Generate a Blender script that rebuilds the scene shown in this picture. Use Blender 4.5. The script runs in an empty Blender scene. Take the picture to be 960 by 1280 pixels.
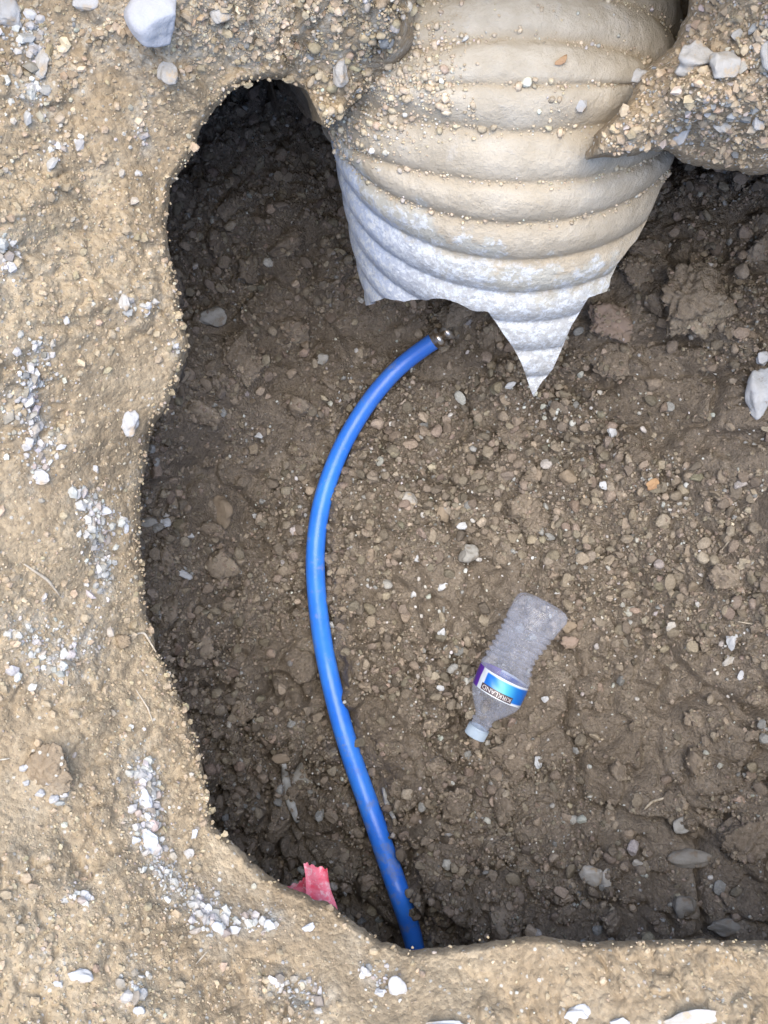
import bpy, math
import numpy as np
from mathutils import Vector, Matrix

# ------------------------------------------------------------ camera, sky, sun, exposure
scene = bpy.context.scene
HC = 1.10                 # height of the camera above the pit floor (m)
FPX = 1150.0              # focal length in photo pixels (photo is 960 x 1280)
cam_d = bpy.data.cameras.new("camera"); cam = bpy.data.objects.new("camera", cam_d)
scene.collection.objects.link(cam); scene.camera = cam
cam.location = (0, 0, HC); cam.rotation_euler = (0, 0, 0)
cam_d.sensor_fit = 'VERTICAL'; cam_d.sensor_height = 36.0; cam_d.lens = 36.0 * FPX / 1280.0
cam_d.clip_start = 0.02; cam_d.clip_end = 500

SUN_DIR = Vector((-0.02, 0.08, 1.0)).normalized()      # towards the sun
SUN_EL = math.asin(SUN_DIR.z); SUN_AZ = math.atan2(SUN_DIR.x, SUN_DIR.y)
world = bpy.data.worlds.new("World"); scene.world = world; world.use_nodes = True
wn = world.node_tree; bg = wn.nodes["Background"]
sky = wn.nodes.new("ShaderNodeTexSky"); sky.sky_type = 'NISHITA'; sky.sun_disc = False
sky.sun_elevation = SUN_EL; sky.sun_rotation = SUN_AZ
wn.links.new(sky.outputs[0], bg.inputs[0]); bg.inputs[1].default_value = 0.15
sl = bpy.data.lights.new("sun", 'SUN'); sun = bpy.data.objects.new("sun", sl); scene.collection.objects.link(sun)
sun.rotation_euler = SUN_DIR.to_track_quat('Z', 'Y').to_euler()
sl.energy = 1.35; sl.angle = math.radians(58); sl.color = (1.0, 0.91, 0.74)
scene.view_settings.view_transform = 'Standard'; scene.view_settings.look = 'None'
scene.view_settings.exposure = 1.92; scene.view_settings.gamma = 1.0
scene.cycles.max_bounces = 8; scene.cycles.transparent_max_bounces = 12

rng = np.random.default_rng(7)

# ------------------------------------------------------------ noise
def hash2(ix, iy, seed):
    h = (ix.astype(np.int64) * 374761393 + iy.astype(np.int64) * 668265263 + seed * 974634777) & 0xFFFFFFFF
    h = ((h ^ (h >> 13)) * 1274126177) & 0xFFFFFFFF
    h = ((h ^ (h >> 16)) * 2246822519) & 0xFFFFFFFF
    return ((h ^ (h >> 15)) & 0xFFFFFF) / float(0xFFFFFF)
def vnoise(x, y, seed=0):
    ix = np.floor(x); iy = np.floor(y); fx = x - ix; fy = y - iy
    u = fx * fx * fx * (fx * (fx * 6 - 15) + 10); v = fy * fy * fy * (fy * (fy * 6 - 15) + 10)
    ix = ix.astype(np.int64); iy = iy.astype(np.int64)
    a = hash2(ix, iy, seed); b = hash2(ix + 1, iy, seed); c = hash2(ix, iy + 1, seed); d = hash2(ix + 1, iy + 1, seed)
    return (a * (1 - u) + b * u) * (1 - v) + (c * (1 - u) + d * u) * v
def fbm(x, y, scale, octs=4, seed=0, gain=0.5):
    """value noise about 0, scale = size of the largest lump in metres"""
    s = np.zeros_like(x); a = 1.0; t = 0; f = 1.0 / scale; ca, sa = math.cos(0.6), math.sin(0.6)
    for i in range(octs):
        s += a * (vnoise(x * f + 17.3 * i, y * f - 9.1 * i, seed + i) * 2 - 1); t += a
        a *= gain; f *= 2.03; x, y = x * ca - y * sa, x * sa + y * ca
    return s / t
def worley(x, y, scale, seed=0):
    X = x / scale; Y = y / scale; ix = np.floor(X).astype(np.int64); iy = np.floor(Y).astype(np.int64)
    f1 = np.full(x.shape, 9.0); f2 = np.full(x.shape, 9.0); idv = np.zeros(x.shape)
    for dx in (-1, 0, 1):
        for dy in (-1, 0, 1):
            cx = ix + dx; cy = iy + dy
            d = np.hypot(cx + hash2(cx, cy, seed) - X, cy + hash2(cx, cy, seed + 77) - Y)
            h = hash2(cx, cy, seed + 131)
            m = d < f1
            f2 = np.where(m, f1, np.minimum(f2, d)); idv = np.where(m, h, idv); f1 = np.where(m, d, f1)
    return f1, f2, idv
def sstep(a, b, x):
    t = np.clip((x - a) / (b - a), 0, 1); return t * t * (3 - 2 * t)
def lumps(x, y, scale, seed, keep=1.0, edge=.45):
    """rounded clods of random height separated by crevices, 0..1"""
    wx = x + 0.35 * scale * fbm(x, y, scale * 0.8, 2, seed + 5); wy = y + 0.35 * scale * fbm(x, y, scale * 0.8, 2, seed + 9)
    f1, f2, i = worley(wx, wy, scale, seed)
    h = sstep(0.0, edge, f2 - f1) * (0.35 + 0.65 * i)
    return np.where(i < keep, h, 0.15 * h)

# ------------------------------------------------------------ photo pixel -> place
def ray(px, py):
    return (np.asarray(px, float) - 480.0) / FPX, (640.0 - np.asarray(py, float)) / FPX
def at_z(px, py, z):
    dx, dy = ray(px, py); d = HC - z
    return dx * d, dy * d
class Field:
    """smooth height from a few surveyed heights"""
    def __init__(self, pts, soft, metric=1.0):
        P = np.array(pts, float); self.p = P[:, :2]; self.soft = soft
        K = self._k(self.p[:, None, :] - self.p[None, :, :]); n = len(P)
        A = np.zeros((n + 1, n + 1)); A[:n, :n] = K - 0.0 * np.eye(n); A[:n, n] = 1; A[n, :n] = 1
        w = np.linalg.solve(A, np.append(P[:, 2], 0)); self.w = w[:n]; self.c = w[n]
    def _k(self, d): return -np.sqrt((d ** 2).sum(-1) + self.soft ** 2)
    def __call__(self, x, y):
        s = np.full(np.shape(x), self.c, float)
        for (a, b), w in zip(self.p, self.w): s -= w * np.sqrt((x - a) ** 2 + (y - b) ** 2 + self.soft ** 2)
        return s

# ---- pit floor height (world x, y)
fl = [(340, 150, .02), (300, 300, .015), (230, 420, .02), (195, 560, .07), (215, 450, .07), (280, 560, .0), (270, 640, -.02), (200, 700, .06), (225, 820, .05), (290, 800, -.02), (280, 980, -.03), (400, 1120, -.05), (520, 1180, .0),
      (400, 400, -.03), (560, 380, -.01), (560, 600, 0), (420, 700, 0), (640, 840, .01), (500, 900, .0), (640, 1020, .05), (640, 1160, .10), (560, 1130, .06),
      (800, 700, .03), (800, 520, .05), (850, 380, .08), (900, 250, .08), (960, 480, .10), (960, 760, .09), (960, 1040, .11), (960, 1160, .14), (820, 1160, .12),
      (1050, 300, .10), (1100, 640, .18), (1100, 1100, .16), (640, 200, -.04), (850, 200, .04), (100, 640, .02), (60, 300, .0), (200, 1250, -.05),
      (640, 1350, .12), (900, 1350, .14), (-100, 640, .05), (400, -50, .06), (900, 0, .06), (1500, 640, .26), (-100, -100, .0), (-200, 1400, .0), (1500, 1400, .2), (1500, -100, .12)]
fpts = []
for px, py, z in fl:
    x, y = at_z(px, py, z); fpts.append((float(x), float(y), z))
floor_field = Field(fpts, 0.06)
def floor_z(x, y):
    z = floor_field(x, y)
    z = z + 0.016 * fbm(x, y, 0.16, 3, 11)
    soft = .8 * floor_soft(x, y)           # smooth muddy patches
    low = .55 + .45 * sstep(-.05, -.28, y) + .3 * sstep(.12, .25, x) * sstep(.0, .15, y)      # most broken up near the camera side and on the far right
    z = z + low * (0.038 * (lumps(x, y, 0.085, 21, 0.6, .22) - 0.35) + .026 * (lumps(x, y, 0.045, 29, .6, .28) - .35)) * (1 - 0.3 * soft)
    z = z + (0.012 * (lumps(x, y, 0.026, 23, 0.7, .3) - 0.35) + 0.0060 * (lumps(x, y, 0.0125, 25) - .4) + .0026 * (lumps(x, y, 0.0065, 27) - .4)) * (1 - 0.75 * soft)
    g1 = fbm(x, y, .14, 4, 201, .55); g2 = fbm(x, y, .06, 3, 205, .55)
    z = z - low * (.022 * np.exp(-(g1 / .055) ** 2) + .010 * np.exp(-(g2 / .06) ** 2)) + .018 * fbm(x, y, .055, 2, 209)
    hu = 480 + x / (HC - z) * FPX; hv = 640 - y / (HC - z) * FPX; bed = np.exp(-((hu - np.interp(hv, HPY, HPX)) / 20) ** 2) * sstep(410, 440, hv) * sstep(1120, 1080, hv)
    z = z - .012 * bed
    z = z + (1 - .6 * bed) * 0.006 * fbm(x, y, 0.02, 3, 31) * (0.4 + 0.6 * (1 - soft))
    return z
HPX = [546, 520, 490, 458, 428, 408, 397, 393, 396, 404, 415, 428, 444, 463, 480, 497, 510, 519]; HPY = [424, 441, 466, 505, 555, 605, 650, 700, 750, 810, 860, 910, 960, 1012, 1062, 1110, 1150, 1182]
def floor_soft(x, y): return sstep(0.56, 0.70, .09 * sstep(.02, .2, x) + .05 * sstep(-.1, -.3, y) + vnoise(x / 0.10 + 3, y / 0.10, 41) * .75 + .25 * vnoise(x / 0.03, y / 0.03, 43))
def floor_at(px, py):
    z = np.zeros(np.shape(px))
    for _ in range(6):
        x, y = at_z(px, py, z); z = floor_z(np.asarray(x, float), np.asarray(y, float))
    x, y = at_z(px, py, z); return x, y, z

# ---- bank height (photo px, py)
bank_pts = [(-200, 0, .60), (-200, 640, .56), (-200, 1280, .58), (-200, 1700, .66), (0, 200, .51), (0, 640, .485), (0, 1000, .485), (0, 1280, .52), (0, 0, .52), (100, 100, .485),
            (100, 400, .46), (90, 640, .445), (110, 900, .44), (150, 1100, .455),
            (200, 300, .42), (205, 420, .41), (172, 600, .38), (176, 780, .37), (240, 960, .37), (310, 1085, .39), (420, 1135, .41), (520, 1190, .43), (700, 1178, .46), (960, 1178, .46),
            (500, 1290, .475), (800, 1290, .50), (1050, 1290, .50), (250, 1280, .49), (200, 1180, .47), (640, 1700, .62), (1000, 1700, .62), (345, 90, .45), (240, 160, .44), (395, 130, .43), (430, 80, .445),
            (200, 40, .50), (400, -20, .50), (490, 20, .475), (430, 160, .40), (520, 70, .415), (565, 60, .37), (640, 60, .33), (640, 0, .36), (760, 60, .28), (850, 60, .28), (640, -120, .42), (640, -300, .66), (300, -300, .60),
            (960, 100, .30), (1060, 210, .34), (1000, -200, .62), (1560, 600, .38), (1900, 600, .66), (1300, 1190, .46), (1500, 1500, .68), (1560, 1000, .42), (1600, 0, .62), (-200, -300, .68)]
bank_field = Field(bank_pts, 50.0)
def bank_z(px, py, damp=1.0):
    z0 = bank_field(px, py)
    far = sstep(500, 1400, np.hypot(px - 480, py - 640) - 500)
    z0 = z0 * (1 - far) + 0.68 * far
    x, y = at_z(px, py, z0)
    z = z0 + 0.022 * fbm(x, y, 0.13, 3, 3) * damp
    soft = sstep(0.42, 0.66, vnoise(x / 0.09 + 8, y / 0.09, 61))
    rough_top = sstep(150, 60, py) * sstep(60, 130, px)                      # gravelly rim at the top
    z = z + damp * (0.009 * (lumps(x, y, 0.045, 51, 0.5) - .3) + 0.0050 * (lumps(x, y, 0.014, 53, .8) - .35)) * (1 - 0.75 * soft + 0.5 * rough_top + 1.3 * sstep(330, 370, px) * sstep(560, 500, px) * sstep(210, 170, py))
    z = z + damp * 0.0015 * (lumps(x, y, 0.0055, 55) - .4) * (1 - 0.5 * soft)
    z = z + damp * 0.0035 * fbm(x, y, 0.03, 4, 57)
    # low stringy ridge and hollows on the left bank
    for (cx, cy, r, h) in ((66, 965, 32, .010), (100, 1090, 18, -.012), (105, 250, 40, -.008), (60, 520, 24, -.007), (130, 690, 20, -.006), (215, 160, 10, .004)):
        z = z + damp * h * np.exp(-((px - cx) ** 2 + (py - cy) ** 2) / (r * r))
    return z
def bank_at(px, py):
    px = np.asarray(px, float); py = np.asarray(py, float); z = bank_z(px, py); x, y = at_z(px, py, z); return x, y, z

# ------------------------------------------------------------ helpers for objects
def link(o): scene.collection.objects.link(o); return o
def tag(o, label=None, cat=None, group=None, kind=None):
    if label: o['label'] = label
    if cat: o['category'] = cat
    if group: o['group'] = group
    if kind: o['kind'] = kind
    return o
def mesh_obj(name, V, F, mat, parent=None, smooth=True, col=None):
    """V (n,3); F (m,3) or (m,4) array, or list of them"""
    me = bpy.data.meshes.new(name); V = np.asarray(V, np.float32)
    Fs = F if isinstance(F, list) else [F]
    loops = np.concatenate([np.asarray(f).ravel() for f in Fs]).astype(np.int32)
    tot = np.concatenate([np.full(len(f), np.asarray(f).shape[1]) for f in Fs]).astype(np.int32)
    me.vertices.add(len(V)); me.vertices.foreach_set("co", V.ravel())
    me.loops.add(len(loops)); me.loops.foreach_set("vertex_index", loops)
    me.polygons.add(len(tot)); st = np.zeros(len(tot), np.int32); st[1:] = np.cumsum(tot)[:-1]
    me.polygons.foreach_set("loop_start", st); me.polygons.foreach_set("loop_total", tot)
    me.polygons.foreach_set("use_smooth", np.full(len(tot), bool(smooth)))
    me.update(calc_edges=True)
    if col is not None:
        a = me.color_attributes.new("tint", 'FLOAT_COLOR', 'POINT')
        c = np.ones((len(V), 4), np.float32); c[:, :3] = col; a.data.foreach_set("color", c.ravel())
    if mat: me.materials.append(mat)
    o = bpy.data.objects.new(name, me); link(o)
    if parent: o.parent = parent
    return o
def grid_faces(nr, nc, wrap=False):
    r = np.arange(nr - 1)[:, None]; c = np.arange(nc if wrap else nc - 1)[None, :]; c2 = (c + 1) % nc
    return np.stack([r * nc + c, r * nc + c2, (r + 1) * nc + c2, (r + 1) * nc + c], -1).reshape(-1, 4)
def ico(sub):
    import bmesh
    bm = bmesh.new(); bmesh.ops.create_icosphere(bm, subdivisions=sub, radius=1.0)
    V = np.array([v.co[:] for v in bm.verts]); F = np.array([[v.index for v in f.verts] for f in bm.faces]); bm.free(); return V, F
ICO = {s: ico(s) for s in (1, 2, 3, 4, 5)}
def rocky(V, seed, facets=5, rough=.12):
    """cut a sphere with random planes: pebble and crumb shapes"""
    r = np.random.default_rng(seed); P = V.copy()
    for _ in range(facets):
        n = r.normal(size=3); n /= np.linalg.norm(n); d = r.uniform(.45, .85)
        e = P @ n - d; P = P - np.where(e > 0, e, 0)[:, None] * n * .92
    for _ in range(4):
        k = r.normal(size=3) * 2.4; P = P * (1 + rough * .5 * np.sin(V @ k + r.uniform(0, 6)))[:, None]
    return P / np.abs(P).max()
def rand_rot(n, r):
    q = r.normal(size=(n, 4)); q /= np.linalg.norm(q, axis=1)[:, None]; w, x, y, z = q.T
    return np.stack([1 - 2 * (y * y + z * z), 2 * (x * y - z * w), 2 * (x * z + y * w), 2 * (x * y + z * w), 1 - 2 * (x * x + z * z), 2 * (y * z - x * w),
                     2 * (x * z - y * w), 2 * (y * z + x * w), 1 - 2 * (x * x + y * y)], -1).reshape(n, 3, 3)
def crumbs(name, C, S, T, mat, sub=1, smooth=False, label=None, cat=None, seed=1, flat=.75):
    """one heap of many small broken pieces. C centres, S radii, T tints"""
    r = np.random.default_rng(seed); n = len(C); Vb, Fb = ICO[sub]; nv = len(Vb); base = [rocky(Vb, 100 + seed * 20 + k, 4) for k in range(14)]
    ch = r.integers(0, 14, n); R = rand_rot(n, r); sc = S[:, None] * np.stack([r.uniform(.7, 1.25, n), r.uniform(.7, 1.1, n), r.uniform(.55, .95, n)], -1)
    B = np.stack(base)[ch] * sc[:, None, :]
    P = np.einsum('nij,nvj->nvi', R, B); P[:, :, 2] *= flat; P += C[:, None, :]
    F = (Fb[None] + (np.arange(n) * nv)[:, None, None]).reshape(-1, 3)
    col = np.repeat(T, nv, axis=0)
    o = mesh_obj(name, P.reshape(-1, 3), F, mat, None, smooth, col)
    return tag(o, label, cat, None, 'stuff')

# ------------------------------------------------------------ materials
def new_mat(name):
    m = bpy.data.materials.new(name); m.use_nodes = True; nt = m.node_tree; b = nt.nodes["Principled BSDF"]; return m, nt, b
def N(nt, t, **kw):
    n = nt.nodes.new(t)
    for k, v in kw.items():
        if k in n.inputs.keys(): n.inputs[k].default_value = v
        else: setattr(n, k, v)
    return n
def mixc(nt, fac, a, b, mode='MIX'):
    n = nt.nodes.new("ShaderNodeMix"); n.data_type = 'RGBA'; n.blend_type = mode
    for i, v in ((0, fac), (6, a), (7, b)):
        if isinstance(v, bpy.types.NodeSocket): nt.links.new(v, n.inputs[i])
        elif i == 0: n.inputs[0].default_value = v
        else: n.inputs[i].default_value = (*v, 1) if len(v) == 3 else v
    return n.outputs[2]
def ramp(nt, src, a, b):
    n = nt.nodes.new("ShaderNodeMapRange"); n.interpolation_type = 'SMOOTHSTEP'; nt.links.new(src, n.inputs[0]); n.inputs[1].default_value = a; n.inputs[2].default_value = b; return n.outputs[0]
def noise(nt, scale, detail=4, rough=.55, vec=None, dist=0):
    n = N(nt, "ShaderNodeTexNoise"); n.inputs["Scale"].default_value = scale; n.inputs["Detail"].default_value = detail; n.inputs["Roughness"].default_value = rough
    n.inputs["Distortion"].default_value = dist
    tc = nt.nodes.get("TC") or nt.nodes.new("ShaderNodeTexCoord"); tc.name = "TC"; nt.links.new(vec or tc.outputs["Object"], n.inputs["Vector"]); return n.outputs["Fac"]
def vor(nt, scale, feature='F1', out="Distance"):
    n = N(nt, "ShaderNodeTexVoronoi"); n.feature = feature; n.inputs["Scale"].default_value = scale
    tc = nt.nodes.get("TC") or nt.nodes.new("ShaderNodeTexCoord"); tc.name = "TC"; nt.links.new(tc.outputs["Object"], n.inputs["Vector"]); return n.outputs[out]
def math_(nt, op, a, b):
    n = nt.nodes.new("ShaderNodeMath"); n.operation = op
    for i, v in ((0, a), (1, b)):
        if isinstance(v, bpy.types.NodeSocket): nt.links.new(v, n.inputs[i])
        else: n.inputs[i].default_value = v
    return n.outputs[0]
def bump(nt, b, h, dist, strength=1.0):
    n = nt.nodes.new("ShaderNodeBump"); n.inputs["Strength"].default_value = strength; n.inputs["Distance"].default_value = dist
    nt.links.new(h, n.inputs["Height"]); nt.links.new(n.outputs[0], b.inputs["Normal"])

def soil_mat(name, dark, mid, pale, speck, speck_amt, rough=.9, spec=.25, grain=.0015, powder=None):
    m, nt, b = new_mat(name)
    c = mixc(nt, ramp(nt, noise(nt, 7, 5, .6), .38, .62), dark, mid)
    c = mixc(nt, math_(nt, 'MULTIPLY', ramp(nt, noise(nt, 19, 6, .65), .50, .72), .75), c, pale)
    c = mixc(nt, math_(nt, 'MULTIPLY', ramp(nt, noise(nt, 120, 4, .7), .35, .75), .40), c, tuple(v * .55 for v in dark))
    if powder:
        pa = N(nt, "ShaderNodeVertexColor"); pa.layer_name = "tint"; ps = nt.nodes.new("ShaderNodeSeparateColor"); nt.links.new(pa.outputs[0], ps.inputs[0])
        pm = math_(nt, 'MULTIPLY', ps.outputs[0], ramp(nt, noise(nt, 75, 6, .7), .40, .62)); c = mixc(nt, math_(nt, 'MULTIPLY', pm, .8), c, powder)
    # single light grains
    g = N(nt, "ShaderNodeTexVoronoi"); g.inputs["Scale"].default_value = 330; nt.links.new(nt.nodes["TC"].outputs["Object"], g.inputs["Vector"])
    sep = nt.nodes.new("ShaderNodeSeparateColor"); nt.links.new(g.outputs["Color"], sep.inputs[0])
    pick = math_(nt, 'MULTIPLY', ramp(nt, sep.outputs[0], 1 - speck_amt, 1 - speck_amt + .04), ramp(nt, g.outputs["Distance"], .55, .30))
    c = mixc(nt, pick, c, speck)
    val = math_(nt, 'ADD', math_(nt, 'MULTIPLY', sep.outputs[1], .35), .82)
    vm = nt.nodes.new("ShaderNodeVectorMath"); vm.operation = 'SCALE'; nt.links.new(c, vm.inputs[0]); nt.links.new(val, vm.inputs["Scale"]); c = vm.outputs[0]
    nt.links.new(c, b.inputs["Base Color"]); b.inputs["Roughness"].default_value = rough; b.inputs["Specular IOR Level"].default_value = spec
    h = math_(nt, 'ADD', math_(nt, 'MULTIPLY', noise(nt, 320, 6, .75), 1.2), math_(nt, 'MULTIPLY', g.outputs["Distance"], -.5))
    h = math_(nt, 'ADD', h, math_(nt, 'MULTIPLY', noise(nt, 70, 4, .6), 1.6))
    bump(nt, b, h, grain)
    return m
def tint_mat(name, rough=.85, spec=.3, amt=.35, grain=.0006, scale=500):
    """takes the colour of each piece from its tint"""
    m, nt, b = new_mat(name)
    a = N(nt, "ShaderNodeVertexColor"); a.layer_name = "tint"
    k = math_(nt, 'ADD', math_(nt, 'MULTIPLY', ramp(nt, noise(nt, scale, 4, .6), .3, .7), amt), 1 - amt * .6)
    vm = nt.nodes.new("ShaderNodeVectorMath"); vm.operation = 'SCALE'; nt.links.new(a.outputs[0], vm.inputs[0]); nt.links.new(k, vm.inputs["Scale"])
    nt.links.new(vm.outputs[0], b.inputs["Base Color"]); b.inputs["Roughness"].default_value = rough; b.inputs["Specular IOR Level"].default_value = spec
    bump(nt, b, noise(nt, scale * .9, 5, .65), grain); return m

M_floor = soil_mat("moist_soil", (.215, .176, .136), (.285, .238, .190), (.39, .335, .270), (.42, .40, .36), .035, .85, .30, .0042)
M_bank = soil_mat("dry_soil", (.335, .255, .163), (.405, .320, .213), (.48, .40, .288), (.50, .465, .40), .07, .95, .15, .0014, (.45, .41, .34))
M_crumb = tint_mat("soil_crumbs")
M_stone = tint_mat("stone", .8, .35, .30, .0008, 260)

def stone_mat(name, c1, c2, dirt, dirt_amt, scale=60, rough=.75):
    m, nt, b = new_mat(name)
    c = mixc(nt, ramp(nt, noise(nt, scale, 6, .6), .35, .65), c1, c2)
    c = mixc(nt, math_(nt, 'MULTIPLY', ramp(nt, noise(nt, scale * 1.7, 5, .65), .62 - dirt_amt * .3, .75 - dirt_amt * .25), .85), c, dirt)
    nt.links.new(c, b.inputs["Base Color"]); b.inputs["Roughness"].default_value = rough; b.inputs["Specular IOR Level"].default_value = .3
    bump(nt, b, math_(nt, 'ADD', noise(nt, scale * 5, 6, .7), math_(nt, 'MULTIPLY', noise(nt, scale, 3), .8)), .0012); return m
BROWN = (.22, .175, .13); TAN = (.42, .32, .21)
SM = {
    'cobble': stone_mat("pale_cobble", (.38, .385, .41), (.33, .335, .36), (.52, .50, .45), .10, 30),
    'white': stone_mat("white_stone", (.50, .51, .53), (.41, .43, .46), BROWN, .15),
    'white_dry': stone_mat("dusty_white_stone", (.42, .415, .41), (.36, .355, .35), TAN, .35, 40),
    'grey': stone_mat("grey_stone", (.34, .33, .31), (.24, .235, .22), BROWN, .3),
    'grey_dry': stone_mat("dusty_grey_stone", (.43, .41, .38), (.34, .32, .29), TAN, .35),
    'brown': stone_mat("brown_stone", (.27, .215, .16), (.21, .17, .125), BROWN, .3),
    'orange': stone_mat("orange_stone", (.42, .27, .15), (.36, .22, .13), BROWN, .15),
    'slate': stone_mat("slate_stone", (.27, .255, .23), (.22, .205, .185), BROWN, .35),
    'clod': soil_mat("clod_soil", (.21, .172, .134), (.27, .225, .178), (.35, .30, .24), (.4, .38, .34), .03, .85, .3, .0022),
    'clod_dry': soil_mat("dry_clod_soil", (.30, .23, .155), (.37, .29, .20), (.44, .37, .28), (.6, .57, .5), .08, .95, .15, .002),
    'clod_pale': soil_mat("pale_clod_soil", (.25, .207, .162), (.31, .262, .205), (.39, .34, .26), (.4, .38, .34), .03, .85, .3, .0022),
    'rust': stone_mat("red_brown_soil", (.28, .215, .178), (.24, .19, .155), BROWN, .3),
}

# ------------------------------------------------------------ the setting: pit floor
def axis(lo, hi, a, b, fine, coarse):
    return np.unique(np.concatenate([np.arange(lo, a, coarse), np.arange(a, b, fine), np.arange(b, hi + coarse, coarse)]))
xs = axis(-1.0, 1.6, -.36, .47, .0023, .02); ys = axis(-1.1, 1.1, -.56, .56, .0023, .02)
XX, YY = np.meshgrid(xs, ys); ZZ = floor_z(XX.ravel(), YY.ravel()).reshape(XX.shape)
# real overhangs and loose edges need a little sideways wobble too
V = np.stack([XX, YY, ZZ], -1).reshape(-1, 3)
tag(mesh_obj("pit_floor", V, grid_faces(len(ys), len(xs)), M_floor), "moist grey brown soil floor of the excavated pit", kind='structure')

# white gravel seams: photo polylines, spread, count
seams = [([(50, 430), (40, 470), (35, 500), (50, 545), (50, 600)], 13, 330), ([(105, 615), (122, 660), (128, 740)], 11, 300), ([(120, 630), (160, 655)], 6, 30), ([(180, 950), (185, 1000), (190, 1065)], 15, 380), ([(165, 1020), (205, 1090)], 10, 60),
         ([(200, 1085), (240, 1120), (270, 1150)], 15, 230), ([(235, 1130), (290, 1155), (345, 1150)], 11, 150), ([(10, 20), (50, 60), (40, 140)], 20, 200), ([(5, 305), (12, 345)], 9, 50), ([(90, 45), (160, 30), (240, 40)], 10, 130), ([(210, 45), (300, 30), (420, 20)], 30, 800),
         ([(110, 50), (130, 55)], 8, 30), ([(455, 1210), (490, 1235)], 9, 40), ([(340, 1230), (400, 1250)], 14, 70), ([(165, 1220), (170, 1250)], 14, 30), ([(30, 790), (70, 830), (100, 800)], 24, 180), ([(180, 180), (175, 160), (190, 100)], 10, 50), ([(50, 960), (80, 1000)], 8, 24),
         ([(150, 370), (170, 390), (195, 380)], 10, 24), ([(215, 425), (222, 440)], 5, 14), ([(70, 50), (95, 110)], 10, 60), ([(300, 70), (400, 60)], 18, 160), ([(60, 190), (80, 180)], 10, 20), ([(90, 1110), (110, 1130)], 8, 20)]
# ------------------------------------------------------------ the setting: soil bank round the hole
outline = [(405, 165), (403, 140), (385, 112), (345, 98), (310, 104), (285, 120), (262, 148), (250, 165), (245, 190), (232, 212), (215, 232), (210, 258), (207, 285), (213, 330),
           (222, 370), (225, 400), (232, 430), (222, 470), (211, 500), (198, 520), (183, 545), (176, 600), (176, 650), (179, 710), (183, 760), (195, 810), (215, 850), (237, 900), (250, 940),
           (258, 980), (262, 1022), (290, 1050), (320, 1080), (355, 1105), (404, 1128), (436, 1149), (470, 1172), (520, 1186), (560, 1183), (600, 1178), (640, 1172), (680, 1169),
           (730, 1178), (800, 1175), (870, 1172), (960, 1175), (1060, 1180), (1300, 1180), (1500, 1080), (1600, 850), (1600, 600), (1520, 350), (1300, 200), (1100, 130), (960, 60), (850, 20), (760, 10), (640, 20), (540, 60), (450, 120)]
O = np.array(outline, float); O2 = np.vstack([O, O[:1]])
seg = np.hypot(*np.diff(O2, axis=0).T); cum = np.concatenate([[0], np.cumsum(seg)]); total = cum[-1]
NU = 1220
vis_end = cum[outline.index((1060, 1180))]                                       # from here on the rim is off the picture or behind the pipe
n_vis = 1050
s = np.concatenate([np.linspace(0, vis_end, n_vis, endpoint=False), np.linspace(vis_end, total, NU - n_vis, endpoint=False)])
def smooth_closed(a, k):
    for _ in range(k): a = (np.roll(a, 1) + 2 * a + np.roll(a, -1)) / 4
    return a
ou = np.interp(s, cum, O2[:, 0]); ov = np.interp(s, cum, O2[:, 1]); ou = smooth_closed(ou, 8); ov = smooth_closed(ov, 8)
cen = np.array([620.0, 620.0])
du = ou - cen[0]; dv = ov - cen[1]; rr = np.hypot(du, dv); du /= rr; dv /= rr
jit = 4.5 * fbm(ou, ov, 22, 4, 91, .75) + 4.0 * fbm(ou, ov, 70, 2, 93)
calm = 1 - .25 * sstep(1100, 1160, ov) * sstep(480, 560, ou)
ou = ou + du * jit * calm; ov = ov + dv * jit * calm
dist = np.concatenate([np.arange(0, 20, 1.2), np.arange(20, 420, 2.7), 420 * 1.06 ** np.arange(1, 42)])
PU = ou[None] + du[None] * dist[:, None]; PV = ov[None] + dv[None] * dist[:, None]
Zb = bank_z(PU.ravel(), PV.ravel()).reshape(PU.shape)
lipr = 11.0
Zb = Zb - 0.010 * (np.clip(1 - dist / lipr, 0, 1) ** 2)[:, None]          # rounded lip
bx, by = at_z(PU, PV, Zb)
top = np.stack([bx, by, Zb], -1)
# wall under the lip
NW = 56
lip = top[0]; odir = np.stack([du, -dv], -1)
und = np.interp(s, cum, np.append([.10, .11, .12, .13, .13, .12, .12, .11, .10, .09, .08, .07, .06, .055, .05, .05, .045, .05, .06, .06, .06, .05, .05, .05, .05, .05, .05, .05, .05, .05,
                                    .06, .06, .06, .06, .06, .06, .06, .06, .06, .06, .06, .06, .06, .06, .06, .06, .06, .06, .05, .05, .05, .05, .10, .15, .2, .25, .25, .25, .25, .2], .2))
und = smooth_closed(und, 30)
lean = np.interp(s, cum, np.interp(np.arange(len(cum)), [0, 10, 14, 20, 26, 30, 60], [.6, .6, .45, .55, .9, 1.15, 1.15]))
t = (np.linspace(0, 1, NW)[1:]) ** 1.25
zl = lip[:, 2][None] - t[:, None] * (lip[:, 2][None] + .30)
arc = np.cumsum(np.hypot(*np.diff(np.vstack([lip[:, :2], lip[:1, :2]]), axis=0).T)); A = np.broadcast_to(arc[None], zl.shape)
rad = np.hypot(lip[:, 0], lip[:, 1])[None] / (HC - lip[:, 2][None])        # how far a wall must lean back to hide
off = und[None] * np.sin(np.clip(t * 2.6, 0, math.pi / 2))[:, None] + rad * lean[None] * (lip[:, 2][None] - zl)
off += (0.028 * fbm(A.ravel(), zl.ravel(), .09, 4, 71).reshape(A.shape) + .016 * (lumps(A.ravel(), zl.ravel(), .035, 73, .6).reshape(A.shape) - .4)) * np.clip(t * 6, 0, 1)[:, None]
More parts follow.
